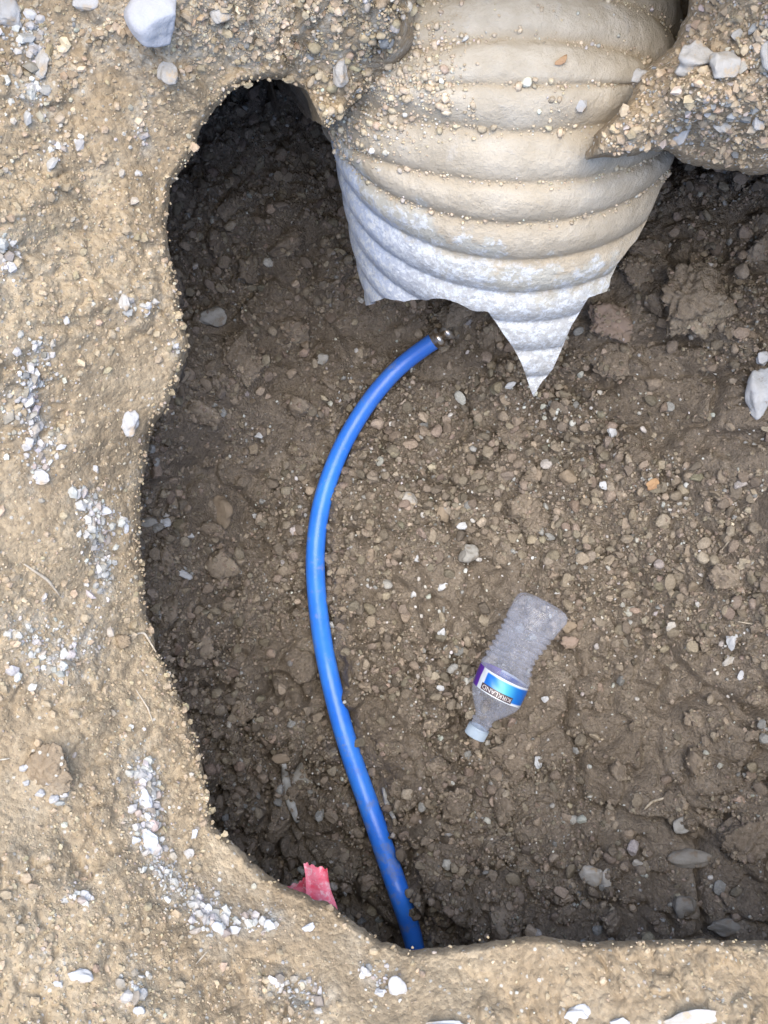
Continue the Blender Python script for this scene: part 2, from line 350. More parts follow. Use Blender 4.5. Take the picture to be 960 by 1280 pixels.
wall = np.stack([lip[None, :, 0] + odir[None, :, 0] * off, lip[None, :, 1] + odir[None, :, 1] * off, zl], -1)
allv = np.concatenate([wall[::-1], top], 0)
M_bank2 = M_bank
def seam_mask(px, py):
    m = np.zeros(px.shape)
    for pl, spd, cnt in seams:
        pl = np.array(pl, float); d = np.full(px.shape, 1e9)
        for a_, b_ in zip(pl[:-1], pl[1:]):
            ab = b_ - a_; t_ = np.clip(((px - a_[0]) * ab[0] + (py - a_[1]) * ab[1]) / (ab @ ab), 0, 1)
            d = np.minimum(d, np.hypot(px - a_[0] - t_ * ab[0], py - a_[1] - t_ * ab[1]))
        m = np.maximum(m, np.exp(-(d / (spd * 1.5)) ** 2))
    return m
sel = (dist < 430); mk_ = np.zeros(PU.shape); mk_[sel] = seam_mask(PU[sel], PV[sel]); mk_ = np.maximum(mk_, .8 * sstep(125, 60, PV) * sstep(80, 150, PU))
bcol = np.zeros((allv.shape[0], NU, 3)); bcol[NW - 1:, :, 0] = mk_
bank = mesh_obj("soil_bank", allv.reshape(-1, 3), grid_faces(allv.shape[0], NU, True), M_bank, None, True, bcol.reshape(-1, 3))
tag(bank, "dry tan soil bank and undercut rim round the hole", kind='structure')
bank.data.materials.append(M_floor)
nwf = (NW - 1 - 7) * NU
mi = np.zeros(len(bank.data.polygons), np.int32); mi[:nwf] = 1; bank.data.polygons.foreach_set("material_index", mi)

# ground reaching outward
R0 = np.linspace(0, 2 * math.pi, 96, endpoint=False); rads = [1.9, 3, 6, 15, 60, 300]
gv = np.array([[r * math.cos(a), r * math.sin(a), .655 + (0.0 if r > 2.5 else -.02)] for r in rads for a in R0])
tag(mesh_obj("ground", gv, grid_faces(len(rads), 96, True), M_bank), "dry tan ground beyond the pit", kind='structure')

# ------------------------------------------------------------ corrugated pipe
groove_py = [-160, -90, -20, 44, 106, 166, 233, 284, 331, 372, 408, 444, 477, 508]
PITCH = 0.0365
gy = {}; gz = {}
i0 = groove_py.index(106); gz[i0] = .462; gy[i0] = (640 - 106) / FPX * (HC - .462)
front_y = np.zeros(len(groove_py)); front_z = np.zeros(len(groove_py)); front_y[i0] = gy[i0]; front_z[i0] = gz[i0]
for i in range(i0 - 1, -1, -1):
    front_z[i] = front_z[i + 1] + .002; front_y[i] = (640 - groove_py[i]) / FPX * (HC - front_z[i])
for i in range(i0 + 1, len(groove_py)):
    k = (640 - groove_py[i]) / FPX; best = None
    for dz in np.linspace(.002, .03, 57):
        z = front_z[i - 1] - dz; y = k * (HC - z); L = math.hypot(front_y[i - 1] - y, dz); e = abs(L - PITCH)
        if best is None or e < best[0]: best = (e, y, z)
    front_y[i], front_z[i] = best[1], best[2]
front_z[i0 + 1:] = np.interp(np.arange(i0 + 1, len(groove_py)), np.arange(i0, len(groove_py)), np.convolve(np.concatenate([[front_z[i0]], front_z[i0:], [2 * front_z[-1] - front_z[-2]]]), [.25, .5, .25], 'valid')[:len(front_z) - i0])
for i in range(len(groove_py)): front_y[i] = (640 - groove_py[i]) / FPX * (HC - front_z[i])
sub = 14
gi = np.arange(0, len(groove_py) - 1 + 1e-6, 1 / sub); fy = np.interp(gi, np.arange(len(groove_py)), front_y); fz = np.interp(gi, np.arange(len(groove_py)), front_z)
def sm1(a, k):
    for _ in range(k): b = a.copy(); b[1:-1] = (a[:-2] + 2 * a[1:-1] + a[2:]) / 4; a = b
    return a
fy = sm1(fy, 40); fz = sm1(fz, 40)
ty = np.gradient(fy); tz = np.gradient(fz); L = np.hypot(ty, tz); ty /= L; tz /= L
# the ring planes tip a little more than the crown line does
tilt = np.interp(gi, [0, 4, 7, 13], [.05, .07, .02, .0])
ct, st_ = np.cos(tilt), np.sin(tilt); ty, tz = ty * ct - (-tz) * st_ * -1 * 1.0, tz
nn = np.stack([-tz, ty], -1); nn *= np.sign(nn[:, 1])[:, None]           # normal pointing up, (y, z)
nn /= np.hypot(nn[:, 0], nn[:, 1])[:, None]
Rp = np.interp(gi, [0, 5, 7, 10, 13], [.150, .150, .154, .156, .152]); Rp = sm1(Rp, 20)
prof = (np.abs(np.sin(math.pi * gi)) ** .85); depth = .0054
rad_s = Rp - depth * (1 - prof)
cx_px = np.interp(gi, [0, 5, 7, 13], [634, 630, 629, 634]); cxw = (cx_px - 480) / FPX * (HC - (fz - .10))
NPH = 320
PH = np.linspace(-math.pi, math.pi, NPH, endpoint=False)
def pipe_point(i, ph, extra=0.0):
    r = rad_s[i] + extra; cy_ = fy[i] - Rp[i] * nn[i, 0]; cz_ = fz[i] - Rp[i] * nn[i, 1]
    return np.stack([cxw[i] + r * np.sin(ph), cy_ + r * np.cos(ph) * nn[i, 0], cz_ + r * np.cos(ph) * nn[i, 1]], -1)
tear = np.array([(380, 355), (432, 352), (444, 368), (457, 382), (480, 374), (505, 378), (525, 374), (550, 374), (572, 378), (590, 388), (610, 389), (620, 402), (632, 420), (640, 432), (652, 455), (660, 478), (666, 497),
                 (676, 478), (690, 462), (700, 440), (712, 412), (723, 394), (735, 372), (760, 362), (764, 344), (772, 328), (795, 300), (812, 268), (828, 232), (842, 202), (850, 120), (860, -50)], float)
ns = len(gi); II = np.arange(ns)
P = np.stack([pipe_point(II, np.full(ns, p)) for p in PH], 1)              # (ns, NPH, 3)
pxs = 480 + P[..., 0] / (HC - P[..., 2]) * FPX; pys = 640 - P[..., 1] / (HC - P[..., 2]) * FPX
jt = 2.2 * fbm(PH * 9, PH * 0, 1.0, 3, 5)
below = pys > np.interp(pxs, tear[:, 0], tear[:, 1]) + jt[None]
back = np.abs(PH) > 1.75
s_end = np.zeros(NPH)
for j in range(NPH):
    w = np.nonzero(below[:, j] & (pys[:, j] > 150))[0]
    k = w[0] if len(w) else ns - 1
    if w.size and k > 0:
        e = lambda q: pys[q, j] - (np.interp(pxs[q, j], tear[:, 0], tear[:, 1]) + jt[j])
        e0, e1 = e(k - 1), e(k); k = k - 1 + np.clip(-e0 / (e1 - e0 + 1e-9), 0, 1)
    s_end[j] = k
lim = np.interp(np.abs(PH), [1.3, 1.9, 2.3, math.pi], [ns, 8.2 * sub, 6.4 * sub, 6 * sub])
s_end = np.minimum(s_end, np.where(np.abs(PH) > 1.4, lim + 3 * fbm(PH * 7, PH * 0 + 3, 1, 2, 8), ns))
NS = 230
qs = np.linspace(0, s_end.max(), NS); QQ = np.minimum(qs[:, None], s_end[None])
def shell(extra):
    q = QQ; i0_ = np.clip(np.floor(q).astype(int), 0, ns - 2); f = (q - i0_)[..., None]
    out = np.zeros((NS, NPH, 3))
    for j in range(NPH):
        a = pipe_point(i0_[:, j], np.full(NS, PH[j]), extra); b = pipe_point(i0_[:, j] + 1, np.full(NS, PH[j]), extra); out[:, j] = a * (1 - f[:, j]) + b * f[:, j]
    return out
dents = None
outer = shell(0); inner = shell(-.0035)
AA = np.broadcast_to(PH[None] * .145, outer.shape[:2]); SS = outer[..., 1]
wob = .0022 * fbm(AA.ravel(), SS.ravel(), .05, 4, 15).reshape(AA.shape) + .0012 * fbm(AA.ravel(), SS.ravel(), .006, 3, 16).reshape(AA.shape)
outer[..., 2] += wob; inner[..., 2] += wob
nV = NS * NPH; Fo = grid_faces(NS, NPH, True)
live = (qs[:-1, None] < s_end[None]) | (qs[:-1, None] < np.roll(s_end, -1)[None]); Fo = Fo[live.ravel()]
Fi = Fo[:, ::-1] + nV
j = np.arange(NPH); j2 = (j + 1) % NPH; e = (NS - 1) * NPH
Fe = np.stack([e + j, e + j2, nV + e + j2, nV + e + j], -1)
# corrugated plastic: dusty tan above, chalky white below, with bluish skylit shade painted in
mp, nt, b = new_mat("dusty_white_plastic")
tc = N(nt, "ShaderNodeTexCoord"); tc.name = "TC"
at = N(nt, "ShaderNodeVertexColor"); at.layer_name = "tint"; sp = nt.nodes.new("ShaderNodeSeparateColor"); nt.links.new(at.outputs[0], sp.inputs[0])
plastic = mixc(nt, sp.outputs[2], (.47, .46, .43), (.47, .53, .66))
chalk = mixc(nt, ramp(nt, noise(nt, 170, 6, .8), .47, .56), plastic, (.66, .69, .73))
tanfilm = mixc(nt, ramp(nt, noise(nt, 30, 6, .6), .35, .68), (.46, .395, .30), (.56, .495, .395))
tanfilm = mixc(nt, math_(nt, 'MULTIPLY', ramp(nt, noise(nt, 55, 6, .7), .58, .68), .6), tanfilm, (.50, .46, .40))
grey = mixc(nt, ramp(nt, noise(nt, 120, 5, .7), .50, .57), (.48, .46, .40), (.62, .63, .63))
film = math_(nt, 'ADD', sp.outputs[0], math_(nt, 'MULTIPLY', math_(nt, 'SUBTRACT', noise(nt, 45, 6, .7), .5), 1.3))
c = mixc(nt, ramp(nt, film, .22, .40), chalk, grey); c = mixc(nt, ramp(nt, film, .52, .66), c, tanfilm)
gr = math_(nt, 'MULTIPLY', sp.outputs[1], math_(nt, 'MULTIPLY', ramp(nt, film, .2, .6), ramp(nt, noise(nt, 60, 5, .6), .15, .55)))
c = mixc(nt, gr, c, (.42, .34, .235))
nt.links.new(c, b.inputs["Base Color"]); b.inputs["Roughness"].default_value = .6; b.inputs["Specular IOR Level"].default_value = .35
bump(nt, b, math_(nt, 'ADD', noise(nt, 220, 6, .75), math_(nt, 'MULTIPLY', noise(nt, 60, 4), 1.2)), .0022)
q = QQ; gcoord = q / sub
pxo = 480 + outer[..., 0] / (HC - outer[..., 2]) * FPX
ang = PH[None] * np.ones((NS, 1))
filmv = sstep(10.8, 5.8, gcoord - .9 * np.maximum(ang, -.2) + 1.6 * np.maximum(-ang, 0) ** 1.3)                # dust thins towards the torn end and the left side
groove = 1 - np.clip(np.abs(np.sin(math.pi * gcoord)) / .62, 0, 1)
shadebluev = np.clip(sstep(-.35, -1.1, ang) + .5 * sstep(.5, .9, ang) * sstep(7, 9, gcoord) + .15, 0, 1)  # blue of skylit shade, painted into the left flank and beside the torn end
col = np.stack([filmv, groove, shadebluev], -1).reshape(-1, 3)
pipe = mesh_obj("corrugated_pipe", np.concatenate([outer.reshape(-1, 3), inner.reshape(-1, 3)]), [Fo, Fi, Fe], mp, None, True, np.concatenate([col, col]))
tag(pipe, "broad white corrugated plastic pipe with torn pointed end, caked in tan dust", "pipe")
pipe_top = outer

# ------------------------------------------------------------ soil lump overhanging the pipe on the right
lobe_out = np.array([(868, -60), (858, 20), (842, 58), (797, 90), (783, 130), (742, 170), (734, 194), (758, 202), (800, 192), (833, 186), (850, 200), (882, 210), (935, 219), (965, 217), (1060, 230), (1180, 200), (1260, 60), (1200, -160), (1020, -220), (900, -200)], float)
lo2 = np.vstack([lobe_out, lobe_out[:1]]); sg = np.hypot(*np.diff(lo2, axis=0).T); cu = np.concatenate([[0], np.cumsum(sg)])
NL = 520; sl_ = np.linspace(0, cu[-1], NL, endpoint=False); lu = smooth_closed(np.interp(sl_, cu, lo2[:, 0]), 3); lv = smooth_closed(np.interp(sl_, cu, lo2[:, 1]), 3)
lc = np.array([935.0, 90.0]); ju = 1 + .05 * fbm(lu, lv, 18, 4, 95, .6); lu = lc[0] + (lu - lc[0]) * ju; lv = lc[1] + (lv - lc[1]) * ju
lobe_field = Field([(735, 190, .462), (790, 110, .470), (842, 58, .470), (870, -40, .50), (850, 190, .44), (940, 215, .43), (870, 110, .520), (960, 100, .52), (960, 0, .55), (1100, 0, .60), (1100, 150, .54), (1060, 225, .46), (1250, 0, .66), (1000, -220, .66), (800, 160, .485)], 30)
def lobe_z(px, py):
    z0 = lobe_field(px, py); x, y = at_z(px, py, z0)
    return z0 + .012 * fbm(x, y, .08, 3, 101) + .016 * (lumps(x, y, .04, 103, .6) - .35) + .006 * (lumps(x, y, .014, 105, .8) - .4) + .0022 * (lumps(x, y, .0055, 107) - .4)
rads_l = np.concatenate([np.linspace(.01, .9, 110), np.linspace(.91, 1.0, 20)])
LU = lc[0] + (lu[None] - lc[0]) * rads_l[:, None]; LV = lc[1] + (lv[None] - lc[1]) * rads_l[:, None]
LZ = lobe_z(LU.ravel(), LV.ravel()).reshape(LU.shape) - .014 * (np.clip((rads_l - .92) / .08, 0, 1) ** 2.2)[:, None]
lx, ly = at_z(LU, LV, LZ); ltop = np.stack([lx, ly, LZ], -1)
sk = np.linspace(0, 1, 24)[1:]
rim_l = ltop[-1]; cxy = np.array([float(v) for v in at_z(lc[0], lc[1], .45)])
th = np.interp(rim_l[:, 0], [.16, .24, .30, .6], [.03, .05, .10, .30])
lund = []
for k in sk:
    sc_ = np.interp(k, [0, .35, 1], [1.0, .98, .55]); zz = rim_l[:, 2] - th * min(1, k * 2.2) ** .8 - .03 * k; away = ((HC - zz) / (HC - rim_l[:, 2])) ** 1.05
    nx = .010 * fbm(rim_l[:, 0] * 3 + k * .2, rim_l[:, 1] * 3, .05, 3, 111)
    lund.append(np.stack([cxy[0] + (rim_l[:, 0] * away - cxy[0]) * (sc_ + nx), cxy[1] + (rim_l[:, 1] * away - cxy[1]) * (sc_ + nx), zz], -1))
lall = np.concatenate([ltop, np.array(lund)], 0)
M_lobe = soil_mat("gravelly_soil", (.35, .265, .17), (.42, .33, .225), (.48, .42, .33), (.68, .65, .58), .16, .95, .15, .0018)
lob = mesh_obj("soil_overhang", lall.reshape(-1, 3), grid_faces(lall.shape[0], NL, True), M_lobe)
tag(lob, "gravelly soil ledge overhanging the right side of the corrugated pipe", kind='structure')

# ------------------------------------------------------------ loose crumbs and gravel (stuff)
def tints(n, base, spread, pale_frac, pale, r, grey_frac=0.0):
    base = np.array(base); t = base[None] * np.exp(r.normal(0, spread, (n, 1))) * (1 + r.normal(0, .022, (n, 3)))
    m = r.random(n) < pale_frac; t[m] = np.array(pale)[None] * r.uniform(.6, 1.1, (m.sum(), 1)) * (1 + r.normal(0, .03, (m.sum(), 3)))
    g = r.random(n) < grey_frac; t[g] = np.array((.30, .30, .29)) * r.uniform(.6, 1.1, (g.sum(), 1))
    return np.clip(t, .01, .9)
def inside_hole(px, py):
    ins = np.zeros(len(px), bool); X, Y = O2[:, 0], O2[:, 1]
    for a in range(len(O2) - 1):
        c_ = ((Y[a] > py) != (Y[a + 1] > py)) & (px < (X[a + 1] - X[a]) * (py - Y[a]) / (Y[a + 1] - Y[a] + 1e-9) + X[a]); ins ^= c_
    return ins
# on the pit floor
r = np.random.default_rng(21); n = 58000
px = r.uniform(150, 1010, n); py = r.uniform(60, 1240, n)
x, y, z = floor_at(px, py); soft = floor_soft(x, y)
dens = (1 - .82 * soft); keep = (r.random(n) < dens) & ~((np.abs(px - np.interp(py, HPY, HPX)) < 15) & (py > 420) & (py < 1110) & (r.random(n) < .8))
x, y, z = x[keep], y[keep], z[keep]; n = len(x)
size = np.clip(.0016 * (1 - r.random(n)) ** (-1 / 2.4), .0016, .0085)
C = np.stack([x, y, z + size * .45], -1)
T = tints(n, (.215, .180, .142), .24, .03, (.42, .41, .38), r, .03)
big = size > .0056
crumbs("soil_crumbs", C[~big], size[~big], T[~big], M_crumb, 1, False, "small brown soil crumbs and grit strewn over the pit floor", "soil crumbs", 3, .95)
crumbs("soil_clods", C[big], size[big], T[big], M_crumb, 2, False, "larger brown crumbs and pebbles scattered over the pit floor", "soil clods", 4, .85)
# pale grit on the floor
n = 900; px = r.uniform(200, 960, n); py = r.uniform(420, 1160, n); w = np.exp(-((px - 620) / 260) ** 2 - ((py - 650) / 330) ** 2); k = r.random(n) < .25 + .75 * w; px, py = px[k], py[k]
extra = [(680, 520, 22, 18, 60), (520, 640, 30, 30, 12), (550, 715, 25, 30, 18), (912, 810, 12, 30, 16), (700, 560, 60, 60, 30), (300, 545, 30, 15, 18), (835, 620, 14, 22, 18)]
for cx, cy, sx, sy, m_ in extra: px = np.append(px, r.normal(cx, sx, m_)); py = np.append(py, r.normal(cy, sy, m_))
x, y, z = floor_at(px, py); n = len(x); size = np.clip(.0013 * (1 - r.random(n)) ** (-1 / 2.6), .0013, .0045); C = np.stack([x, y, z + size * .8], -1)
crumbs("pale_grit", C, size, tints(n, (.42, .41, .385), .2, .3, (.56, .56, .54), r, .1), M_stone, 2, True, "pale grey and white grit scattered on the pit floor", "grit", 5)

# on the banks
n = 42000; px = r.uniform(-60, 1020, n); py = r.uniform(-60, 1320, n); k = ~inside_hole(px, py) & ~((px > 500) & (py < 250)); px, py = px[k], py[k]
x, y, z = bank_at(px, py); soft = sstep(0.42, 0.66, vnoise(x / 0.09 + 8, y / 0.09, 61)); n = len(x)
topz = sstep(150, 60, py)
k = r.random(n) < np.clip(.95 - .75 * soft + .5 * topz, 0, 1) * np.where((py > 1170) & (px > 540), .30, 1.0); x, y, z, topz = x[k], y[k], z[k], topz[k]; n = len(x)
size = np.clip(.0008 * (1 - r.random(n)) ** (-1 / 2.9), .0008, .0042) * (1 + .1 * topz); C = np.stack([x, y, z + size * .25], -1)
crumbs("bank_grit", C, size, tints(n, (.355, .285, .195), .15, .07, (.42, .385, .32), r, .01), M_crumb, 1, False, "tan grit clinging to the dry soil bank", "grit", 6)
# white gravel seams in the left bank: photo polylines, spread, count
sx_, sy_ = [], []
for pl, spd, cnt in seams:
    pl = np.array(pl, float); q_ = r.random(cnt) * (len(pl) - 1); i_ = np.floor(q_).astype(int); f_ = (q_ - i_)[:, None]
    c_ = pl[i_] * (1 - f_) + pl[np.minimum(i_ + 1, len(pl) - 1)] * f_ + r.normal(0, spd * .75, (cnt, 2)) * r.uniform(.3, 1.7, (cnt, 1)); sx_.append(c_[:, 0]); sy_.append(c_[:, 1])
px = np.concatenate(sx_); py = np.concatenate(sy_); k = ~inside_hole(px, py); px, py = px[k], py[k]
x, y, z = bank_at(px, py); n = len(x); size = np.clip(.0010 * (1 - r.random(n)) ** (-1 / 1.8), .0010, .0050) * np.where((py < 160) & (px > 90), .7, 1); C = np.stack([x, y, z + size * .15], -1)
wt = tints(n, (.43, .415, .39), .16, .25, (.36, .32, .27), r, .05); wt[(py < 160) & (px > 60)] *= np.array((1.02, .87, .67))
crumbs("white_gravel", C, size, wt, M_stone, 1, False, "white gravel in loose seams down the left bank and along the top rim", "gravel", 7)
# soil crust packed between the cave and the pipe
n = 3000; px = r.uniform(330, 540, n); py = r.uniform(-20, 175, n); w = np.exp(-((px - 440 + (py - 80) * .35) / 45) ** 2); k = (r.random(n) < w) & ~inside_hole(px, py); px, py = px[k], py[k]
x, y, z = bank_at(px, py); n = len(x); size = np.clip(.0011 * (1 - r.random(n)) ** (-1 / 2.3), .0011, .0050); C = np.stack([x, y, z + size * .15], -1)
crumbs("shoulder_crumbs", C, size, tints(n, (.42, .335, .225), .16, .10, (.54, .50, .43), r, .04), M_crumb, 2, True, "tan soil crumbs packed between the cave and the corrugated pipe", "soil crumbs", 12)
# loose grains along the broken lip
n = 800; q_ = r.uniform(0, vis_end, n); q_ = q_[((np.interp(q_, s, ov) < 1050) & (np.interp(q_, s, ov) > 330)) | (r.random(n) < .10)]; n = len(q_); px = np.interp(q_, s, ou); py = np.interp(q_, s, ov); nx_ = px - cen[0]; ny_ = py - cen[1]; l_ = np.hypot(nx_, ny_); o_ = np.abs(r.normal(0, 7, n)) + .5; px = px + nx_ / l_ * o_; py = py + ny_ / l_ * o_
x, y, z = bank_at(px, py); z = z - .010 * np.clip(1 - o_ / lipr, 0, 1) ** 2; n = len(x); size = np.clip(.0010 * (1 - r.random(n)) ** (-1 / 2.3), .0010, .0045); C = np.stack([x, y, z - size * .15], -1)
crumbs("rim_crumbs", C, size, tints(n, (.34, .27, .18), .15, .06, (.42, .385, .32), r), M_crumb, 1, False, "tan soil grains along the broken lip of the hole", "soil crumbs", 14)
# on the overhanging lump
n = 3600; px = r.uniform(730, 1000, n); py = r.uniform(-40, 222, n)
from_c = np.stack([px, py], -1)
def inside_poly(px, py, Pn):
    ins = np.zeros(len(px), bool); Q = np.vstack([Pn, Pn[:1]])
    for a in range(len(Pn)):
        c_ = ((Q[a, 1] > py) != (Q[a + 1, 1] > py)) & (px < (Q[a + 1, 0] - Q[a, 0]) * (py - Q[a, 1]) / (Q[a + 1, 1] - Q[a, 1] + 1e-9) + Q[a, 0]); ins ^= c_
    return ins
k = inside_poly(px, py, lc + (lobe_out - lc) * .93); px, py = px[k], py[k]; z = lobe_z(px, py); x, y = at_z(px, py, z); n = len(x)
size = np.clip(.0010 * (1 - r.random(n)) ** (-1 / 2.2), .0010, .0050); C = np.stack([x, y, z + size * .1], -1)
crumbs("ledge_gravel", C, size, tints(n, (.39, .305, .208), .2, .10, (.48, .42, .36), r, .06), M_stone, 1, False, "grey and tan gravel set in the overhanging soil ledge", "gravel", 8)
# dirt caked on the pipe: in its grooves and thick over its buried upper left shoulder
pi_ = r.integers(0, int(NS * .75), 60000); pj_ = r.integers(0, NPH, 60000)
g_ = groove[pi_, pj_]; ppx = pxo[pi_, pj_]; pp = outer[pi_, pj_]; ppy = 640 - pp[:, 1] / (HC - pp[:, 2]) * FPX
left_c = sstep(70, 0, np.hypot((ppx - 470) * .75, (ppy - 90) * .8) - 40) + sstep(22, 0, np.abs((ppy - 60) - (ppx - 500) * .55)) * (ppx > 460) * (ppx < 560) + sstep(14, 0, np.abs(ppy - 108 - .38 * (ppx - 500))) * (ppx > 480) * (ppx < 600) * .9 + sstep(30, 5, np.hypot(ppx - 692, (ppy - 135) * 1.2)) * .8
left_c = left_c + sstep(16, 2, np.hypot((ppx - 465) * .8, ppy - 165 - .9 * (ppx - 465))) * .8
prob = .55 * g_ ** 2 * (gcoord[pi_, pj_] < 7.4) + .55 * np.clip(left_c, 0, 1) + .03 * sstep(60, 20, ppy)
k = (np.abs(PH[pj_]) < 1.35) & (r.random(60000) < prob); pp = pp[k]; lcv = np.clip(left_c[k], 0, 1); n = len(pp)
size = np.clip(.0009 * (1 - r.random(n)) ** (-1 / 2.6), .0009, .0038) * (1 + .3 * lcv); C = pp + np.array([0, 0, 1])[None] * (size * .3 * 1)[:, None]
crumbs("caked_dirt", C, size, tints(n, (.52, .43, .31), .14, .15, (.66, .62, .54), r), M_crumb, 1, True, "tan dirt crumbs caked in the grooves of the corrugated pipe", "dirt", 9)

hp_x = [546, 458, 408, 393, 404, 444, 480, 519]; hp_y = [424, 505, 605, 700, 810, 960, 1062, 1182]
# ------------------------------------------------------------ single stones and clods
def rot_z(a): return np.array([[math.cos(a), -math.sin(a), 0], [math.sin(a), math.cos(a), 0], [0, 0, 1]])
sid = 0
def stone(where, px, py, a, bb, deg, mat, name, label, cat='stone', h=.6, sink=.25, sub=4, facets=7, rough=.14, pts=None):
    if cat == 'clod': facets = 3; sink = min(sink, .18) if where == 'floor' else sink; rough = .2; sub = 5 if a > 20 else 4
    """a, bb = half sizes in photo pixels; deg = turn in the picture"""
    global sid; sid += 1
    if where == 'floor' and max(a, bb) < 20 and cat != 'clod': sink = min(sink, -.05); h = max(h, .75)
    if where == 'bank' and max(a, bb) < 20 and cat != 'clod': sink = min(sink, .12)
    if where == 'floor': x, y, z = [float(v) for v in floor_at(np.array([px]), np.array([py]))]
    elif where == 'bank': x, y, z = [float(v) for v in bank_at(np.array([px]), np.array([py]))]
    elif where == 'lobe':
        z = float(lobe_z(np.array([px]), np.array([py]))[0]); x, y = [float(v) for v in at_z(px, py, z)]
    else:
        d_ = np.hypot(pxo - px, (640 - pipe_top[..., 1] / (HC - pipe_top[..., 2]) * FPX) - py) + 1000 * (np.abs(PH)[None] > 1.5); q_ = np.unravel_index(np.argmin(d_), d_.shape); x, y, z = [float(v) for v in pipe_top[q_]]
    mpp = (HC - z) / FPX
    Vb, Fb = ICO[sub]; Pm = rocky(Vb, 500 + sid, facets, rough)
    rr_ = np.random.default_rng(sid); kn = rr_.normal(size=(6, 3)) * 5
    Pm = Pm * (1 + .018 * sum(np.sin(Vb @ k_ + 1.3 * i_) for i_, k_ in enumerate(kn)))[:, None]
    if cat in ('clod', 'mud lump'):
        g3 = lambda sc, sd: (fbm(Vb[:, 0] + .7 * Vb[:, 2], Vb[:, 1] - .5 * Vb[:, 2], sc, 3, sd) + fbm(Vb[:, 2] + 5, Vb[:, 0] - Vb[:, 1], sc, 3, sd + 3))
        lm = lumps(Vb[:, 0] + .8 * Vb[:, 2], Vb[:, 1] + .6 * Vb[:, 2], .45, sid)
        Pm = Pm * (1 + .16 * g3(.7, sid) + .13 * g3(.2, sid + 40) + .16 * (lm - .4) + .07 * (lumps(Vb[:, 0] - .8 * Vb[:, 2], Vb[:, 1] + .6 * Vb[:, 2], .17, sid + 7) - .4))[:, None]
    mx = np.abs(Pm).max(0); Pm = Pm / mx
    S_ = np.array([a * mpp, bb * mpp, min(a, bb) * mpp * h]); Pm = (Pm * S_) @ rot_z(math.radians(deg)).T
    o = mesh_obj(name, Pm, Fb, SM[mat], None, True); o.location = (x, y, z + S_[2] * (1 - 2 * sink) * .9)
    return tag(o, label, cat)
F, B = 'floor', 'bank'
stone(F, 850, 382, 60, 52, 10, 'clod_pale', 'soil_clod', "largest rounded brown soil clod, right of the torn pipe", 'clod', .85, .08, 4, 9)
stone(F, 760, 405, 30, 28, 0, 'rust', 'soil_clod', "flat faced reddish brown clod beside the right edge of the pipe tip", 'clod', .8, .35, 4, 6)
stone(F, 795, 342, 28, 25, 30, 'clod', 'soil_clod', "brown clod touching the right edge of the torn pipe, above the reddish one", 'clod', .8, .3)
stone(F, 768, 456, 30, 24, 20, 'clod', 'soil_clod', "low crumbly brown clod just under the flat faced reddish clod", 'clod', .6, .4)
stone(F, 890, 355, 18, 16, 0, 'clod', 'soil_clod', "small knobbly clod resting at the upper right of the largest clod", 'clod', .8, .3)
stone(F, 815, 605, 10, 7, 30, 'orange', 'stone', "small orange stone on the right half of the pit floor")
stone(F, 943, 492, 17, 34, -14, 'white', 'stone', "tall white wedge shaped stone at the right edge of the pit floor", h=.8, sink=-.1, facets=5)
stone(F, 952, 450, 9, 10, 0, 'white', 'pebble', "pale curved pebble just above the tall white wedge shaped stone", 'pebble')
stone(F, 264, 397, 20, 15, 15, 'grey', 'stone', "pale angular stone in the shaded cave left of the pipe", h=.7, sink=.2)
stone(F, 304, 457, 28, 40, 5, 'clod', 'soil_clod', "tall dark clod against the left wall below the pale angular stone", 'clod', .8, .3)
stone(F, 278, 640, 15, 23, 5, 'brown', 'stone', "smooth oval brown stone left of the blue hose", h=.7, sink=.3, facets=2)
stone(F, 186, 655, 13, 8, 15, 'grey', 'stone', "pale stone tucked under the left rim, left one of a touching pair")
stone(F, 207, 655, 9, 8, 0, 'white', 'pebble', "whiter pebble of the touching pair under the left rim", 'pebble')
stone(F, 228, 717, 15, 5, -25, 'white', 'pebble', "long thin white pebble lying slanted in the shade of the left rim", 'pebble')
stone(F, 238, 670, 6, 4, 0, 'white', 'pebble', "small white pebble above the long thin white pebble", 'pebble')
stone(F, 765, 541, 8, 7, 0, 'white', 'pebble', "small bright white pebble right of the pipe tip", 'pebble')
stone(F, 753, 607, 5, 6, 0, 'white', 'pebble', "tiny white square pebble straight below the bright one right of the pipe tip", 'pebble')
stone(F, 637, 483, 8, 5, 10, 'white', 'pebble', "white pebble just left of the pointed pipe tip", 'pebble')
stone(F, 511, 625, 10, 11, 20, 'grey_dry', 'stone', "grey white crumbly stone between the hose and the pit middle")
stone(F, 580, 658, 10, 6, -5, 'white', 'pebble', "oblong white pebble above the grey cobble in the pit middle", 'pebble')
stone(F, 584, 691, 14, 12, 10, 'grey', 'stone', "grey brown rounded cobble in the pit middle", facets=4)
stone(F, 552, 640, 9, 15, 0, 'brown', 'stone', "dark oval stone left of the oblong white pebble", facets=3)
stone(F, 436, 733, 13, 11, 0, 'clod', 'soil_clod', "dark round clod close to the right side of the blue hose", 'clod', .8)
stone(F, 553, 734, 8, 5, 30, 'white', 'pebble', "slanted white pebble below the grey brown cobble", 'pebble')
stone(F, 517, 743, 4, 7, 0, 'white', 'pebble', "upright white pebble left of the slanted white pebble", 'pebble')
stone(F, 521, 698, 5, 5, 0, 'white', 'pebble', "round white pebble up and left of the slanted white pebble", 'pebble')
stone(F, 552, 790, 6, 6, 0, 'white', 'pebble', "white pebble left of the upper half of the plastic bottle", 'pebble')
stone(F, 551, 860, 6, 6, 0, 'white', 'pebble', "white pebble left of the bottle's blue label", 'pebble')
stone(F, 415, 782, 6, 6, 0, 'white', 'pebble', "white pebble touching the right side of the blue hose", 'pebble')
